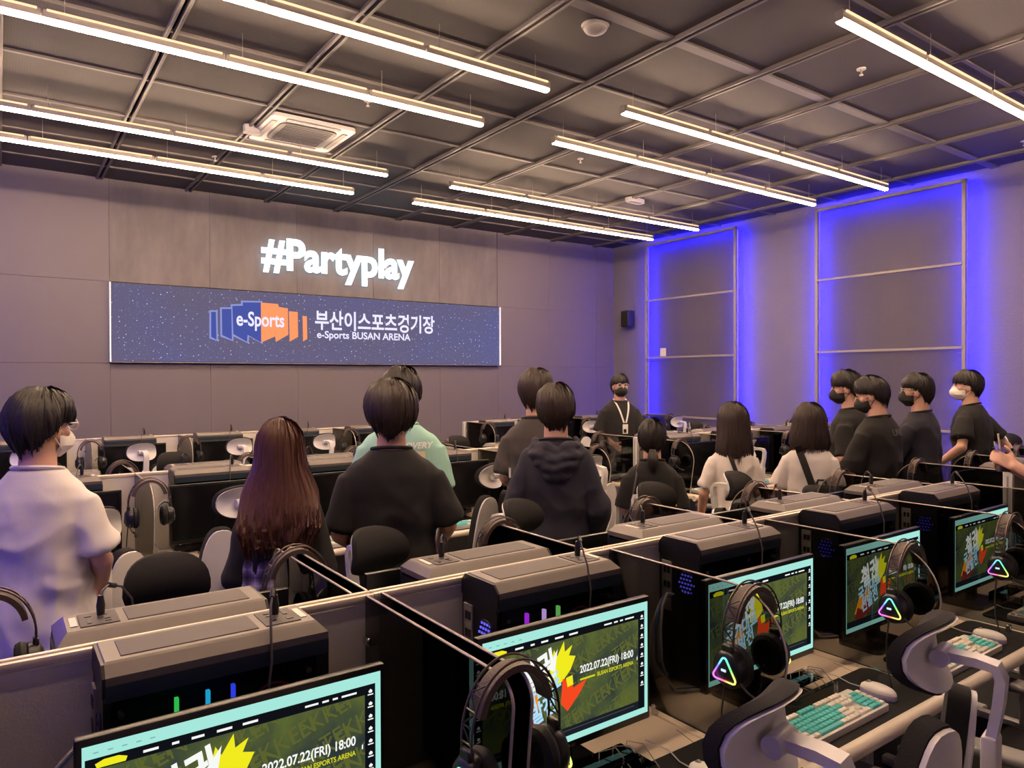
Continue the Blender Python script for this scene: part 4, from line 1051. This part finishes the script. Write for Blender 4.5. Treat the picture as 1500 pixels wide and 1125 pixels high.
    for k in range(N):
        th = rnd.uniform(0, 2*PI); s0 = rnd.uniform(.02, .5); s1 = min(1.06, s0+rnd.uniform(.45, .9))
        if rnd.random() < .5: s1 = rnd.uniform(.93, 1.05)
        wv = rnd.uniform(.004, .012); out = rnd.uniform(.0015, .009); sw = rnd.uniform(-.25, .25)
        n = 7 if short else 10; L_ = []; R_ = []; C_ = []
        for i in range(n+1):
            u = i/n; s = s0+(s1-s0)*u; tt = th+sw*u*u
            c = S(tt, s, out*(math.sin(PI*min(1, u*.9+.05))**.5)); e = S(tt+.02, s, out)
            tn = (e-c); tn = tn.normalized() if tn.length > 1e-6 else Vector((1, 0, 0))
            ww = wv*(1-u**3*.85)*(.4+.6*min(1, u*4))
            nr = c.normalized() if short else Vector((c.x, c.y, max(c.z, 0))).normalized()
            L_.append(m.bm.verts.new(c-tn*ww)); C_.append(m.bm.verts.new(c+nr*.0022)); R_.append(m.bm.verts.new(c+tn*ww))
        for i in range(n):
            m.bm.faces.new((L_[i], C_[i], C_[i+1], L_[i+1])); m.bm.faces.new((C_[i], R_[i], R_[i+1], C_[i+1]))
    if style == 'pony':
        for k in range(70):
            a = rnd.uniform(0, 2*PI); q = rnd.uniform(0, 1)**.5*.03
            P = []
            for i in range(8):
                u = i/7; w_ = 1+1.0*math.sin(PI*min(u*1.1, 1)); P.append((math.cos(a)*q*w_*.6, -.1-.035*math.sin(PI*u*.7)+math.sin(a)*q*w_*.4, -.085-.15*u))
            m.tube(P, [.006, .006, .006, .006, .005, .004, .003, .001], 5)
        m.tube([(.02*math.cos(a), -.103+.014*math.sin(a), -.092) for a in [2*PI*i/14 for i in range(14)]], .006, 6, closed=True)
    return m
def wobble(me, a, k, off):
    N_ = [v.normal.copy() for v in me.vertices]
    for v, n in zip(me.vertices, N_): v.co = v.co+n*(a*noise.noise(Vector((v.co.x*k[0], v.co.y*k[1], v.co.z*k[2]))+off))
def person(label, px, depth, ytop, heading, look=0., nod=0., build=1., shirt='tee', scol=(30, 30, 32), sname=None, pcol=(38, 38, 42), hair='bowl', hmat=None, mask=None, glasses=False,
           armL=None, armR=None, hL=.5, hR=.5, lean=0., wr=.010, seed=1, slv=.62, fluff=1., at=None, hgt=None, smat=None, female=False, handpose=None):
    rnd = random.Random(seed)
    if at is None:
        d = _f+_r2*((px-750)/1052); x, y = d.x*depth, d.y*depth
        yh = 556-.0036*px
        H = CAMZ-(ytop-yh)*depth/1052-.02
    else: x, y = at; H = hgt
    s = H/1.75
    t = thing('person', label, 'person', (x, y, 0), -math.radians(heading), 'people standing between the desks'); t.scale = (s, s, s)
    b = build
    LE, LW = armL or ((-.215*b, -.03, 1.13), (-.1, .19, 1.0)); RE, RW = armR or ((.215*b, -.03, 1.13), (.1, .19, 1.0))
    LE, LW, RE, RW = map(Vector, (LE, LW, RE, RW))
    for e in (LE, RE): e.x *= .9
    SX = .156*b if not female else .14*b
    LS, RS = Vector((-SX, -.015, 1.405)), Vector((SX, -.015, 1.405))
    Hd = Matrix.Translation((0, .005, 1.53)) @ Matrix.Rotation(-math.radians(look), 4, 'Z') @ Matrix.Rotation(-math.radians(nod), 4, 'X') @ Matrix.Translation((0, 0, .115))
    # ---- body: one skin
    B = Body()
    def hv(p): return Hd @ Vector(p)
    n0 = len(B.bm.verts)
    B.ell((0, 0, 0), (.073, .092, .1), 20, 14); B.ell((0, .03, -.045), (.061, .062, .083), 18, 12); B.ell((0, .055, -.098), (.033, .032, .026), 12, 8)
    B.cap((0, .088, .0), (0, .104, -.032), .008, .013, 8); B.cap((-.02, .083, -.066), (.02, .083, -.066), .0085, .0085, 8)
    for q in (-1, 1):
        B.ell((q*.076, -.006, -.03), (.011, .02, .033), 12, 8); B.cap((q*.045, .073, .018), (q*.015, .083, .016), .01, .01, 8); B.cap((q*.05, .055, -.035), (q*.04, .06, -.045), .018, .016, 8)
    B.bm.verts.ensure_lookup_table()
    for v in B.bm.verts[n0:]: v.co = Hd @ v.co
    B.cap((0, -.02, 1.4), hv((0, -.015, -.06)), .066, .058, 16)
    B.srings([(.84, .15, .1, 0), (1.0, .13*b, .09, 0), (1.15, .14*b, .095, 0), (1.3, .155*b, .1, 0), (1.4, .14*b, .08, -.01), (1.45, .08, .055, -.015)], 2.2, 20)
    B.cap(LS+Vector((.06, 0, -.035)), RS-Vector((.06, 0, .035)), .045, .045)
    for S_, E_, W_, q, cu in ((LS, LE, LW, -1, hL), (RS, RE, RW, 1, hR)):
        B.cap(S_*.97+Vector((-q*.022, .0, -.01)), E_, .04*b, .036, 14); B.cap(E_, W_, .039, .026, 14)
        dd = (W_-E_).normalized(); pn = Vector((-q*1.0, .0, -.25)) if handpose is None else Vector(handpose[0] if q < 0 else handpose[1])
        hand(B, W_, dd, pn, q, cu, .95)
        B.cap((q*.085, 0, .9), (q*.095, .015, .5), .078, .05, 12); B.cap((q*.095, .015, .5), (q*.1, -.01, .1), .048, .036, 12); B.cap((q*.1, -.03, .045), (q*.11, .11, .03), .035, .028, 10)
    me = B.mesh('body', m_skin, False)
    me = evald(me, [('REMESH', {'mode': 'VOXEL', 'voxel_size': .0075}), ('SMOOTH', {'iterations': 2, 'factor': .5})])
    me.materials.clear(); me.materials.append(m_skin); me.shade_smooth()
    body = link('body', me, t)
    # ---- face details
    for q in (-1, 1):
        o = MB().ell(hv((q*.03, .0865, -.004)), (.012, .006, .005), 10, 6).build('eye', mat('eye_dark', (26, 20, 20), .25), t)
        MB().tube([hv((q*.016, .094, .021)), hv((q*.034, .09, .026)), hv((q*.05, .078, .02))], [.0028, .0034, .002], 6).build('eyebrow', hmat or H_BLACK, t)
    if mask:
        mm = mat('mask_'+mask, {'black': (28, 26, 27), 'white': (226, 220, 216)}[mask], .8)
        rows = []
        for i in range(9):
            u = i/8; zz = -.012-.115*u; fw = lerp_tab([(0, .032), (.3, .064), (.65, .07), (1, .035)], u); fy = lerp_tab([(0, .098), (.35, .128), (.6, .126), (1, .075)], u)
            rows.append([hv((fw*math.sin(a), .01+(fy-.01)*math.cos(a)**.75 if math.cos(a) > 0 else .01, zz)) for a in [math.radians(-88+176*k/14) for k in range(15)]])
        mk = MB(); V = [[mk.bm.verts.new(p) for p in r] for r in rows]
        for i in range(8):
            for k in range(14): mk.bm.faces.new((V[i][k], V[i][k+1], V[i+1][k+1], V[i+1][k]))
        mko = mk.build('face_mask', mm, t); so = mko.modifiers.new('thick', 'SOLIDIFY'); so.thickness = .003
        for q in (-1, 1):
            for z0, z1 in ((-.035, -.01), (-.1, -.055)): MB().tube([hv((q*.066, .03, z0)), hv((q*.078, .005, (z0+z1)/2)), hv((q*.084, -.018, z1))], .0022, 5).build('mask_strap', mm, mko)
    if glasses:
        gm = mat('glasses_clear', (214, 206, 200), .25)
        go = MB()
        for q in (-1, 1): go.tube([hv((q*.034+.026*math.cos(a), .102-.012*abs(math.cos(a)) if 0 else .1, -.004+.02*math.sin(a))) for a in [2*PI*k/18 for k in range(18)]], .0024, 6, closed=True)
        go.tube([hv((-.01, .101, 0)), hv((0, .105, .003)), hv((.01, .101, 0))], .002, 6)
        go = go.build('glasses', gm, t)
        for q in (-1, 1): MB().tube([hv((q*.06, .099, .002)), hv((q*.079, .06, .002)), hv((q*.083, .0, -.002)), hv((q*.08, -.02, -.014))], .0024, 6).build('glasses_arm', gm, go)
    # ---- hair
    hm = make_hair(hair, rnd, fluff)
    bmesh.ops.transform(hm.bm, matrix=Hd, verts=hm.bm.verts)
    if hair == 'long':
        for v in hm.bm.verts:       # long hair falls behind the shoulders and down the back
            if v.co.z < 1.45:
                k = min(1, (1.45-v.co.z)/.12); lim = -.15-.015*min(1, (1.45-v.co.z)/.3)
                if v.co.y > lim: v.co.y += (lim-.02*rnd.random()-v.co.y)*k*(1 if v.co.y < .06 else .75)
    ho = hm.build('hair', hmat or H_BLACK, t)
    # ---- shirt
    C = Body(); cm = smat or cloth(sname or ('c%d_%d_%d' % scol), scol)
    w_ = b*.9 if not female else b*.8
    hem = .82 if shirt != 'hoodie' else .84
    C.srings([(hem, .205*w_, .142, 0), (.95, .2*w_, .138, 0), (1.08, .194*w_, .132, -.002), (1.2, .198*w_, .132, -.004), (1.3, .204*w_, .13, -.008), (1.37, .2*w_, .118, -.012), (1.415, .178*w_, .1, -.015), (1.45, .132*w_, .083, -.018), (1.478, .088, .072, -.016)], 2.5)
    for S_, E_, W_, q in ((LS, LE, LW, -1), (RS, RE, RW, 1)):
        if shirt == 'hoodie' or slv > 1:
            C.cap(S_+Vector((-q*.015, 0, -.022)), E_, .068*b, .064, 16); C.cone(E_, E_+(W_-E_)*.96, .066, .046); C.cap(E_, E_, .066, .066)
        else:
            e = S_+(E_-S_)*slv*1.25 if slv < .8 else S_+(E_-S_)
            C.cap(S_+Vector((-q*.03, 0, -.026)), S_+(e-S_)*.35+Vector((0, 0, -.01)), .058*b, .066*b, 16)
            dd = (e-S_); C.cone(S_+dd*.1+Vector((0, 0, -.018)), e, .06*b, .078*b if not female else .07*b, 22)
    cme = C.mesh('shirt', cm, False)
    cme = evald(cme, [('REMESH', {'mode': 'VOXEL', 'voxel_size': .0095}), ('SMOOTH', {'iterations': 8, 'factor': .5})])
    off = Vector((seed*3.1, seed*1.7, 0))
    N_ = [v.normal.copy() for v in cme.vertices]
    for v, nn in zip(cme.vertices, N_):
        p = v.co
        n1 = noise.noise(Vector((p.x*7+p.z*4, p.y*7, p.z*5-p.x*3))+off); n2 = noise.noise(Vector((p.x*13-p.z*9, p.y*12, p.z*11+p.x*6))+off*2)
        low = min(1, max(0, (1.42-p.z)/.2))
        n3 = noise.noise(Vector((p.x*11, p.y*11, p.z*2.2))+off*3)
        v.co = p+nn*((1-abs(n1)*2.6)*wr*low+n2*wr*.6*low+(1-abs(n3)*2.5)*wr*.9*min(1, max(0, (1.25-p.z)/.3)))
    cme.materials.clear(); cme.materials.append(cm); cme.shade_smooth()
    sh = link('shirt', cme, t)
    MB().tube([(.083*math.cos(a), -.016+.068*math.sin(a), 1.478+.012*(-math.sin(a))) for a in [2*PI*k/24 for k in range(24)]], .0085, 6, closed=True).build('collar', cm, sh)
    if shirt == 'hoodie':
        hd = MB()
        for k, (rx, ry, zz, rr) in enumerate(((.105, .085, 1.475, .03), (.125, .105, 1.435, .032), (.12, .115, 1.39, .03), (.09, .105, 1.345, .03))):
            P = []
            for i in range(17):
                a = math.radians(180+(-25+230*i/16) if k < 2 else 180+(10+160*i/16)); sag = (1-abs(i-8)/8)
                P.append((rx*math.cos(a)*(1), -.035+ry*math.sin(a), zz-.045*sag+.01*math.sin(i*1.3+k)))
            hd.tube(P, [rr*(.45+.55*math.sin(PI*(i+1)/18)) for i in range(17)], 10)
        hme = hd.mesh('hood', cm, False); hme = evald(hme, [('REMESH', {'mode': 'VOXEL', 'voxel_size': .008}), ('SMOOTH', {'iterations': 3, 'factor': .5})])
        wobble(hme, .006, (22, 20, 34), off)
        hme.materials.clear(); hme.materials.append(cm); hme.shade_smooth(); link('hood', hme, sh)
    # ---- trousers and shoes
    P_ = Body(); pm = cloth('p%d_%d_%d' % pcol, pcol)
    P_.srings([(.78, .165*w_, .115, 0), (.88, .175*w_, .12, 0), (1.0, .16*w_, .11, 0)], 2.3, 24)
    for q in (-1, 1): P_.cone((q*.085, 0, .86), (q*.095, .015, .48), .1, .078); P_.cone((q*.095, .015, .5), (q*.1, -.005, .07), .079, .066)
    pme = evald(P_.mesh('trousers', pm, False), [('REMESH', {'mode': 'VOXEL', 'voxel_size': .013}), ('SMOOTH', {'iterations': 3, 'factor': .5})])
    wobble(pme, .006, (8, 8, 12), off)
    pme.materials.clear(); pme.materials.append(pm); pme.shade_smooth(); link('trousers', pme, t)
    for q in (-1, 1):
        so = MB().loft([[(q*.105+.05*kx*math.cos(a)*(1 if math.sin(a) < 0 else .95), .04+.135*ky*math.sin(a), z) for a in [2*PI*k/20 for k in range(20)]] for z, kx, ky in ((0, .95, .98), (.025, 1, 1), (.06, .9, .85), (.1, .75, .45))])
        so.build('shoe', mat('shoe_dark', (44, 42, 44), .6), t)
    if lean: t.rotation_euler = Euler((-math.radians(lean), 0, -math.radians(heading)))
    bvh = BVHTree.FromPolygons([v.co[:] for v in cme.vertices], [p.vertices[:] for p in cme.polygons])
    def back(x, z, o=.004):
        h = bvh.ray_cast(Vector((x, -1, z)), Vector((0, 1, 0))); return Vector((x, (h[0].y if h[0] else -.13)-o, z))
    def front(x, z, o=.004):
        h = bvh.ray_cast(Vector((x, 1, z)), Vector((0, -1, 0))); return Vector((x, (h[0].y if h[0] else .13)+o, z))
    def side(y, z, q, o=.004):
        h = bvh.ray_cast(Vector((q*1, y, z)), Vector((-q, 0, 0))); return Vector(((h[0].x if h[0] else q*.2)+q*o, y, z))
    return dict(root=t, shirt=sh, back=back, front=front, side=side, body=body)
def print_text(p, s, m, x0, x1, z0, off=.02, rot=0., o=.003, shear=0., face='back', name='print_lettering', hs=1.):
    me = text_mesh(s, 1, m, off, shear=shear); xs = [v.co.x for v in me.vertices]; a, c = min(xs), max(xs); k = (x1-x0)/(c-a)
    bm = bmesh.new(); bm.from_mesh(me); bmesh.ops.triangulate(bm, faces=bm.faces); bmesh.ops.subdivide_edges(bm, edges=[e for e in bm.edges if e.calc_length() > .35], cuts=1)
    bmesh.ops.triangulate(bm, faces=bm.faces)
    for v in bm.verts:
        dx = (v.co.x-a)*k; dz = v.co.y*k*hs; xx = x0+dx*math.cos(rot)-dz*math.sin(rot); zz = z0+dx*math.sin(rot)+dz*math.cos(rot)
        v.co = p[face](xx, zz, o)
    bm.to_mesh(me); bm.free(); return link(name, me, p['shirt'])
def print_patch(p, pts, m, o=.002, face='back', name='print_patch', n=10):
    """quad patch given by 4 corners (x,z) draped on the shirt"""
    bm = bmesh.new(); V = []
    for i in range(n+1):
        r = []
        for j in range(n+1):
            u, v = i/n, j/n; q = [(1-u)*(1-v), u*(1-v), u*v, (1-u)*v]
            r.append(bm.verts.new(p[face](sum(q[k]*pts[k][0] for k in range(4)), sum(q[k]*pts[k][1] for k in range(4)), o)))
        V.append(r)
    for i in range(n):
        for j in range(n): bm.faces.new((V[i][j], V[i+1][j], V[i+1][j+1], V[i][j+1]))
    me = bpy.data.meshes.new(name); bm.to_mesh(me); bm.free(); me.materials.append(m); me.shade_smooth(); return link(name, me, p['shirt'])
def plaid():
    if 'cloth_plaid' in MATS: return MATS['cloth_plaid']
    m = mat('cloth_plaid', (60, 50, 80), .9); nt = m.node_tree; b = nt.nodes['Principled BSDF']; tc = nt.nodes.new('ShaderNodeTexCoord'); last = None
    for ax, sc in (('X', 11.), ('Z', 11.), ('X', 33.), ('Z', 33.)):
        wv = nt.nodes.new('ShaderNodeTexWave'); wv.bands_direction = ax; wv.inputs['Scale'].default_value = sc/2.2; nt.links.new(tc.outputs['Object'], wv.inputs['Vector'])
        mr = nt.nodes.new('ShaderNodeMapRange'); mr.inputs[1].default_value = .35; mr.inputs[2].default_value = .65; mr.inputs[4].default_value = .36 if sc < 20 else .14; nt.links.new(wv.outputs['Fac'], mr.inputs[0])
        if last is None: last = mr.outputs[0]
        else:
            ad = nt.nodes.new('ShaderNodeMath'); ad.operation = 'ADD'; nt.links.new(last, ad.inputs[0]); nt.links.new(mr.outputs[0], ad.inputs[1]); last = ad.outputs[0]
    cr = nt.nodes.new('ShaderNodeValToRGB'); cr.color_ramp.elements[0].color = (*lin((34, 28, 42)), 1); cr.color_ramp.elements[1].color = (*lin((214, 200, 218)), 1)
    e = cr.color_ramp.elements.new(.45); e.color = (*lin((96, 80, 122)), 1)
    nt.links.new(last, cr.inputs[0]); nt.links.new(cr.outputs[0], b.inputs['Base Color']); return m
mk_white = mat('print_white', (222, 222, 216), .8); mk_yel = mat('print_yellow', (226, 186, 30), .8); mk_blk = mat('print_black', (30, 26, 20), .8); mk_pink = mat('print_pink', (206, 150, 176), .8); mk_gry = mat('print_grey', (92, 92, 98), .8)
m_strap = mat('strap_black', (26, 24, 25), .8)
# 1 left, white tee
p = person('person in white T-shirt and clear glasses at left edge, looking right', 58, 2.6, 570, 30, look=22, nod=4, build=.9, scol=(214, 208, 208), sname='white', pcol=(52, 54, 70), hair='bowl', hmat=H_BLACK, mask='white', glasses=True, fluff=1.12,
           armR=((.24, .0, 1.13), (.12, .2, .98)), seed=1, wr=.014, slv=.7)
# 2 long hair
p = person('person with very long chestnut hair in a purple plaid shirt', 410, 2.75, 610, 20, female=True, build=.86, scol=(26, 24, 28), sname='black_f', pcol=(40, 40, 50), hair='long', hmat=H_BROWN, seed=2, slv=1.2, wr=.008, fluff=.8)
pl = Body(); pl.srings([(.72, .2, .15, 0), (.9, .19, .148, 0), (1.08, .172, .135, -.002), (1.2, .168, .128, -.004)], 2.4)
plm = evald(pl.mesh('plaid_overshirt', plaid(), False), [('REMESH', {'mode': 'VOXEL', 'voxel_size': .009}), ('SMOOTH', {'iterations': 2, 'factor': .5})]); wobble(plm, .012, (14, 14, 5), Vector((3, 1, 2))); plm.materials.clear(); plm.materials.append(plaid()); plm.shade_smooth(); link('plaid_overshirt', plm, p['shirt'])
# 3 black tee
p = person('person in plain black T-shirt with dark bowl haircut, seen from behind', 573, 3.05, 557, 26, build=1.0, scol=(25, 23, 25), sname='black', hair='bowl', hmat=H_DARK, fluff=1.25, seed=3, slv=.74, armR=((.27, .0, 1.14), (.22, .26, 1.0)), armL=((-.24, -.02, 1.12), (-.14, .2, 1.0)))
# 4 mint tee
p = person('person in mint green T-shirt printed DISCOVERY on the back', 588, 3.75, 537, 32, build=1.02, scol=(150, 196, 184), sname='mint', hair='bowl', hmat=H_BLACK, fluff=.85, seed=4, slv=.74, wr=.006)
print_text(p, 'DISCOVERY', mk_white, -.06, .165, 1.365, .03, 0, .004, .2)
print_patch(p, [(-.02, 1.24), (.125, 1.24), (.125, 1.35), (-.02, 1.35)], mat('print_sand', (206, 184, 164), .8), .003)
# 5 grey tee
p = person('person in dark grey T-shirt, partly hidden behind the navy hoodie', 786, 4.35, 540, 42, scol=(66, 60, 60), sname='grey', build=.95, hair='crop', hmat=H_DARK, seed=5, slv=.74, look=6)
# 6 hoodie
p = person('person in navy hooded sweatshirt with short dark hair', 814, 3.6, 560, 38, build=.9, shirt='hoodie', scol=(40, 39, 54), sname='navy_hoodie', hair='bowl', hmat=H_DARK, fluff=.7, seed=6, wr=.008, armL=((-.235, -.02, 1.13), (-.19, .14, .93)), armR=((.235, -.02, 1.13), (.19, .14, .93)))
print_patch(p, [(-.235, 1.3), (-.225, 1.3), (-.225, 1.35), (-.235, 1.35)], mk_white, .004)
# 7 presenter
p = person('presenter in black polo, black mask and glasses, wearing a white lanyard', 908, 7.95, 547, 200, scol=(24, 22, 23), sname='black_polo', hair='bowl', hmat=H_BLACK, mask='black', glasses=True, fluff=.6, seed=7, slv=.74, wr=.005, look=6,
           armL=((-.25, .08, 1.13), (-.16, .31, 1.2)), armR=((.26, -.02, 1.12), (.16, .2, 1.02)), hL=.25, handpose=((0, 0, -1), (-1, 0, -.2)))
L_ = MB()
for q in (-1, 1): L_.band([(q*.07, -.02, 1.495), (q*.075, .045, 1.46)]+[p['front'](q*(.07-.058*k/6), 1.44-.2*k/6, .006) for k in range(7)], .018, .002, [(1, 0, 0)]*9)
L_.build('lanyard', mat('lanyard_white', (214, 212, 210), .7), p['shirt']); c_ = p['front'](0, 1.2, .012); MB().box((0, c_.y, 1.175), (.062, .004, .1), .002, 1).build('badge', mat('badge_white', (226, 222, 216), .5), p['shirt']); MB().box((.005, c_.y+.003, 1.155), (.032, .002, .04)).build('badge_photo', m_blackp, p['shirt'])
# 8 ponytail
p = person('person with low ponytail in black T-shirt with yellow print', 955, 4.3, 612, 44, female=True, build=1.0, scol=(23, 21, 22), sname='black_b', hair='pony', hmat=H_BLACK, seed=8, slv=.76, wr=.006)
print_patch(p, [(-.09, 1.265), (.16, 1.175), (.16, 1.215), (-.09, 1.31)], mk_yel, .004)
print_text(p, '3DAYS', mk_blk, -.07, .01, 1.272, .02, -.34, .006); print_text(p, '3DAYS', mk_blk, .085, .15, 1.217, .02, -.34, .006)
MB().band([p['side'](-.02, 1.42, -1, .004) if 0 else Vector((-.1, -.03, 1.485))]+[p['back'](-.1-.012*k, 1.45-.07*k, .006) for k in range(6)], .012, .003, [(1, 0, 0)]*7).build('bag_strap', mat('strap_grey', (96, 92, 96), .7), p['shirt'])
# 9 white tee, shoulder length hair
p = person('person with shoulder-length dark hair in white T-shirt with diagonal black strap', 1074, 4.75, 590, 40, female=True, build=.86, scol=(216, 208, 202), sname='white_b', hair='mid', hmat=H_DARK, fluff=1.45, seed=9, slv=.7, look=-12, armL=((-.24, -.02, 1.11), (-.22, .1, .9)))
MB().band([p['back'](-.07+.17*k/8, 1.45-.5*k/8, .006) for k in range(9)], .03, .004, [(1, 0, .35)]*9).build('bag_strap', m_strap, p['shirt'])
# 10 white tee, bob, backpack
p = person('person with chin-length bob in white T-shirt carrying a small black backpack', 1186, 4.8, 592, 50, female=True, build=.95, scol=(216, 210, 206), sname='white_c', hair='bob', hmat=H_DARK, seed=10, slv=.7, fluff=1.8, armL=((-.24, .06, 1.12), (-.2, .28, 1.02)), handpose=((.6, 0, -.6), (-1, 0, -.2)))
MB().band([p['back'](-.1+.1*k/6, 1.47-.3*k/6, .008) for k in range(7)], .05, .006, [(1, 0, .3)]*7).build('bag_strap', m_strap, p['shirt'])
bp_ = thing('backpack', 'small black backpack slung on the bob-haired person', 'backpack'); bp_.matrix_world = Matrix.Identity(4)
M_ = Matrix.Translation(p['root'].location) @ Matrix.Rotation(p['root'].rotation_euler.z, 4, 'Z') @ Matrix.Scale(p['root'].scale.x, 4)
bp_.location = M_ @ Vector((.05, -.235, .86)); bp_.rotation_euler = (0, 0, p['root'].rotation_euler.z)
MB().box((0, 0, .15), (.24, .12, .3), .05, 5).build('bag_body', m_strap, bp_); MB().box((0, -.06, .11), (.18, .03, .16), .02, 3).build('pocket', m_strap, bp_); MB().tube([(.09*math.cos(a), -.058, .19+.07*math.sin(a)) for a in [PI*k/12 for k in range(13)]], .003, 6).build('zip', m_greyp, bp_); MB().tube([(-.03, .02, .3), (-.02, .02, .33), (.02, .02, .33), (.03, .02, .3)], .008, 8).build('handle', m_strap, bp_)
# 11
p = person('person in black T-shirt with pink back print and black mask, beside mesh panel', 1243, 5.5, 541, -14, look=-16, nod=6, scol=(26, 23, 24), sname='black_c', hair='bowl', hmat=H_BLACK, mask='black', glasses=False, fluff=.62, seed=11, slv=.78, build=.93)
print_patch(p, [(-.06, 1.18), (.1, 1.18), (.1, 1.4), (-.06, 1.39)], mk_pink, .004); print_text(p, 'AT', mk_gry, -.12, -.05, 1.0, .02)
# 12
p = person('person in black T-shirt looking down with clasped hands and black mask', 1284, 4.95, 548, 4, look=-24, nod=16, scol=(22, 20, 21), sname='black_d', hair='crop', hmat=H_BLACK, mask='black', fluff=.66, seed=12, slv=.78, build=.95,
           armL=((-.27, .04, 1.1), (-.09, .29, 1.03)), armR=((.25, .06, 1.1), (.06, .31, 1.05)), hL=.75, hR=.75)
print_text(p, 'UNL', mk_gry, -.02, .1, 1.355, .02)
# 13
p = person('person in dark navy T-shirt and grey trousers wearing a black mask', 1345, 5.35, 545, -6, look=-14, scol=(34, 34, 46), sname='navy', pcol=(118, 112, 108), hair='bowl', hmat=H_BLACK, mask='black', glasses=True, fluff=.5, seed=13, slv=.72, build=.9, armL=((-.25, .1, 1.16), (.02, .24, 1.2)), armR=((.25, .1, 1.16), (.0, .26, 1.16)))
# 14
p = person('person in black T-shirt and white mask with hand on hip, far right', 1440, 5.95, 540, -4, look=-22, nod=-4, scol=(22, 20, 22), sname='black_e', hair='bowl', hmat=H_BLACK, mask='white', fluff=.55, seed=14, slv=.6, build=1.0, lean=4,
           armL=((-.31, -.02, 1.15), (-.2, .21, .99)), armR=((.3, -.16, 1.13), (.25, -.27, .92)))
q_ = p['side'](-.01, 1.27, -1, .003); MB().cyl((-.3, -.01, 1.245), (-.306, -.01, 1.245), .011, seg=14).build('sleeve_badge', mk_white, p['shirt'])
# 15 holding the iced drink just outside the frame
p = person('person at the right edge holding an iced drink with a straw', 0, 0, 0, -32, at=(4.36, 1.12), hgt=1.72, scol=(70, 74, 84), sname='slate', hair='crop', hmat=H_BLACK, seed=15, armL=((-.22, .16, 1.18), (-.06, .425, 1.335)), armR=((.23, .16, 1.18), (.085, .41, 1.31)), hL=.62, hR=.7, handpose=((1, .15, .1), (-1, .1, .1)))
M_ = Matrix.Translation(p['root'].location) @ Matrix.Rotation(p['root'].rotation_euler.z, 4, 'Z') @ Matrix.Scale(p['root'].scale.x, 4)
cup = thing('iced_drink', 'clear takeaway cup with lid and pale straw held at right edge', 'drink', M_ @ Vector((.012, .465, 1.3)))
MB().cyl((0, 0, 0), (0, 0, .11), .032, .043, 24).build('cup', glassmat('cup_clear', (236, 232, 228)), cup); MB().cyl((0, 0, .004), (0, 0, .075), .03, .037, 24).build('drink', mat('drink_brown', (150, 124, 108), .2), cup)
MB().cyl((0, 0, .108), (0, 0, .118), .046, seg=24).build('lid', glassmat('cup_clear', (236, 232, 228)), cup); MB().cyl((0, 0, .02), (-.025, .012, .19), .0042, seg=10).build('straw', mat('straw_pale', (226, 214, 198), .4), cup)
bpy.data.scenes.remove(TMP)
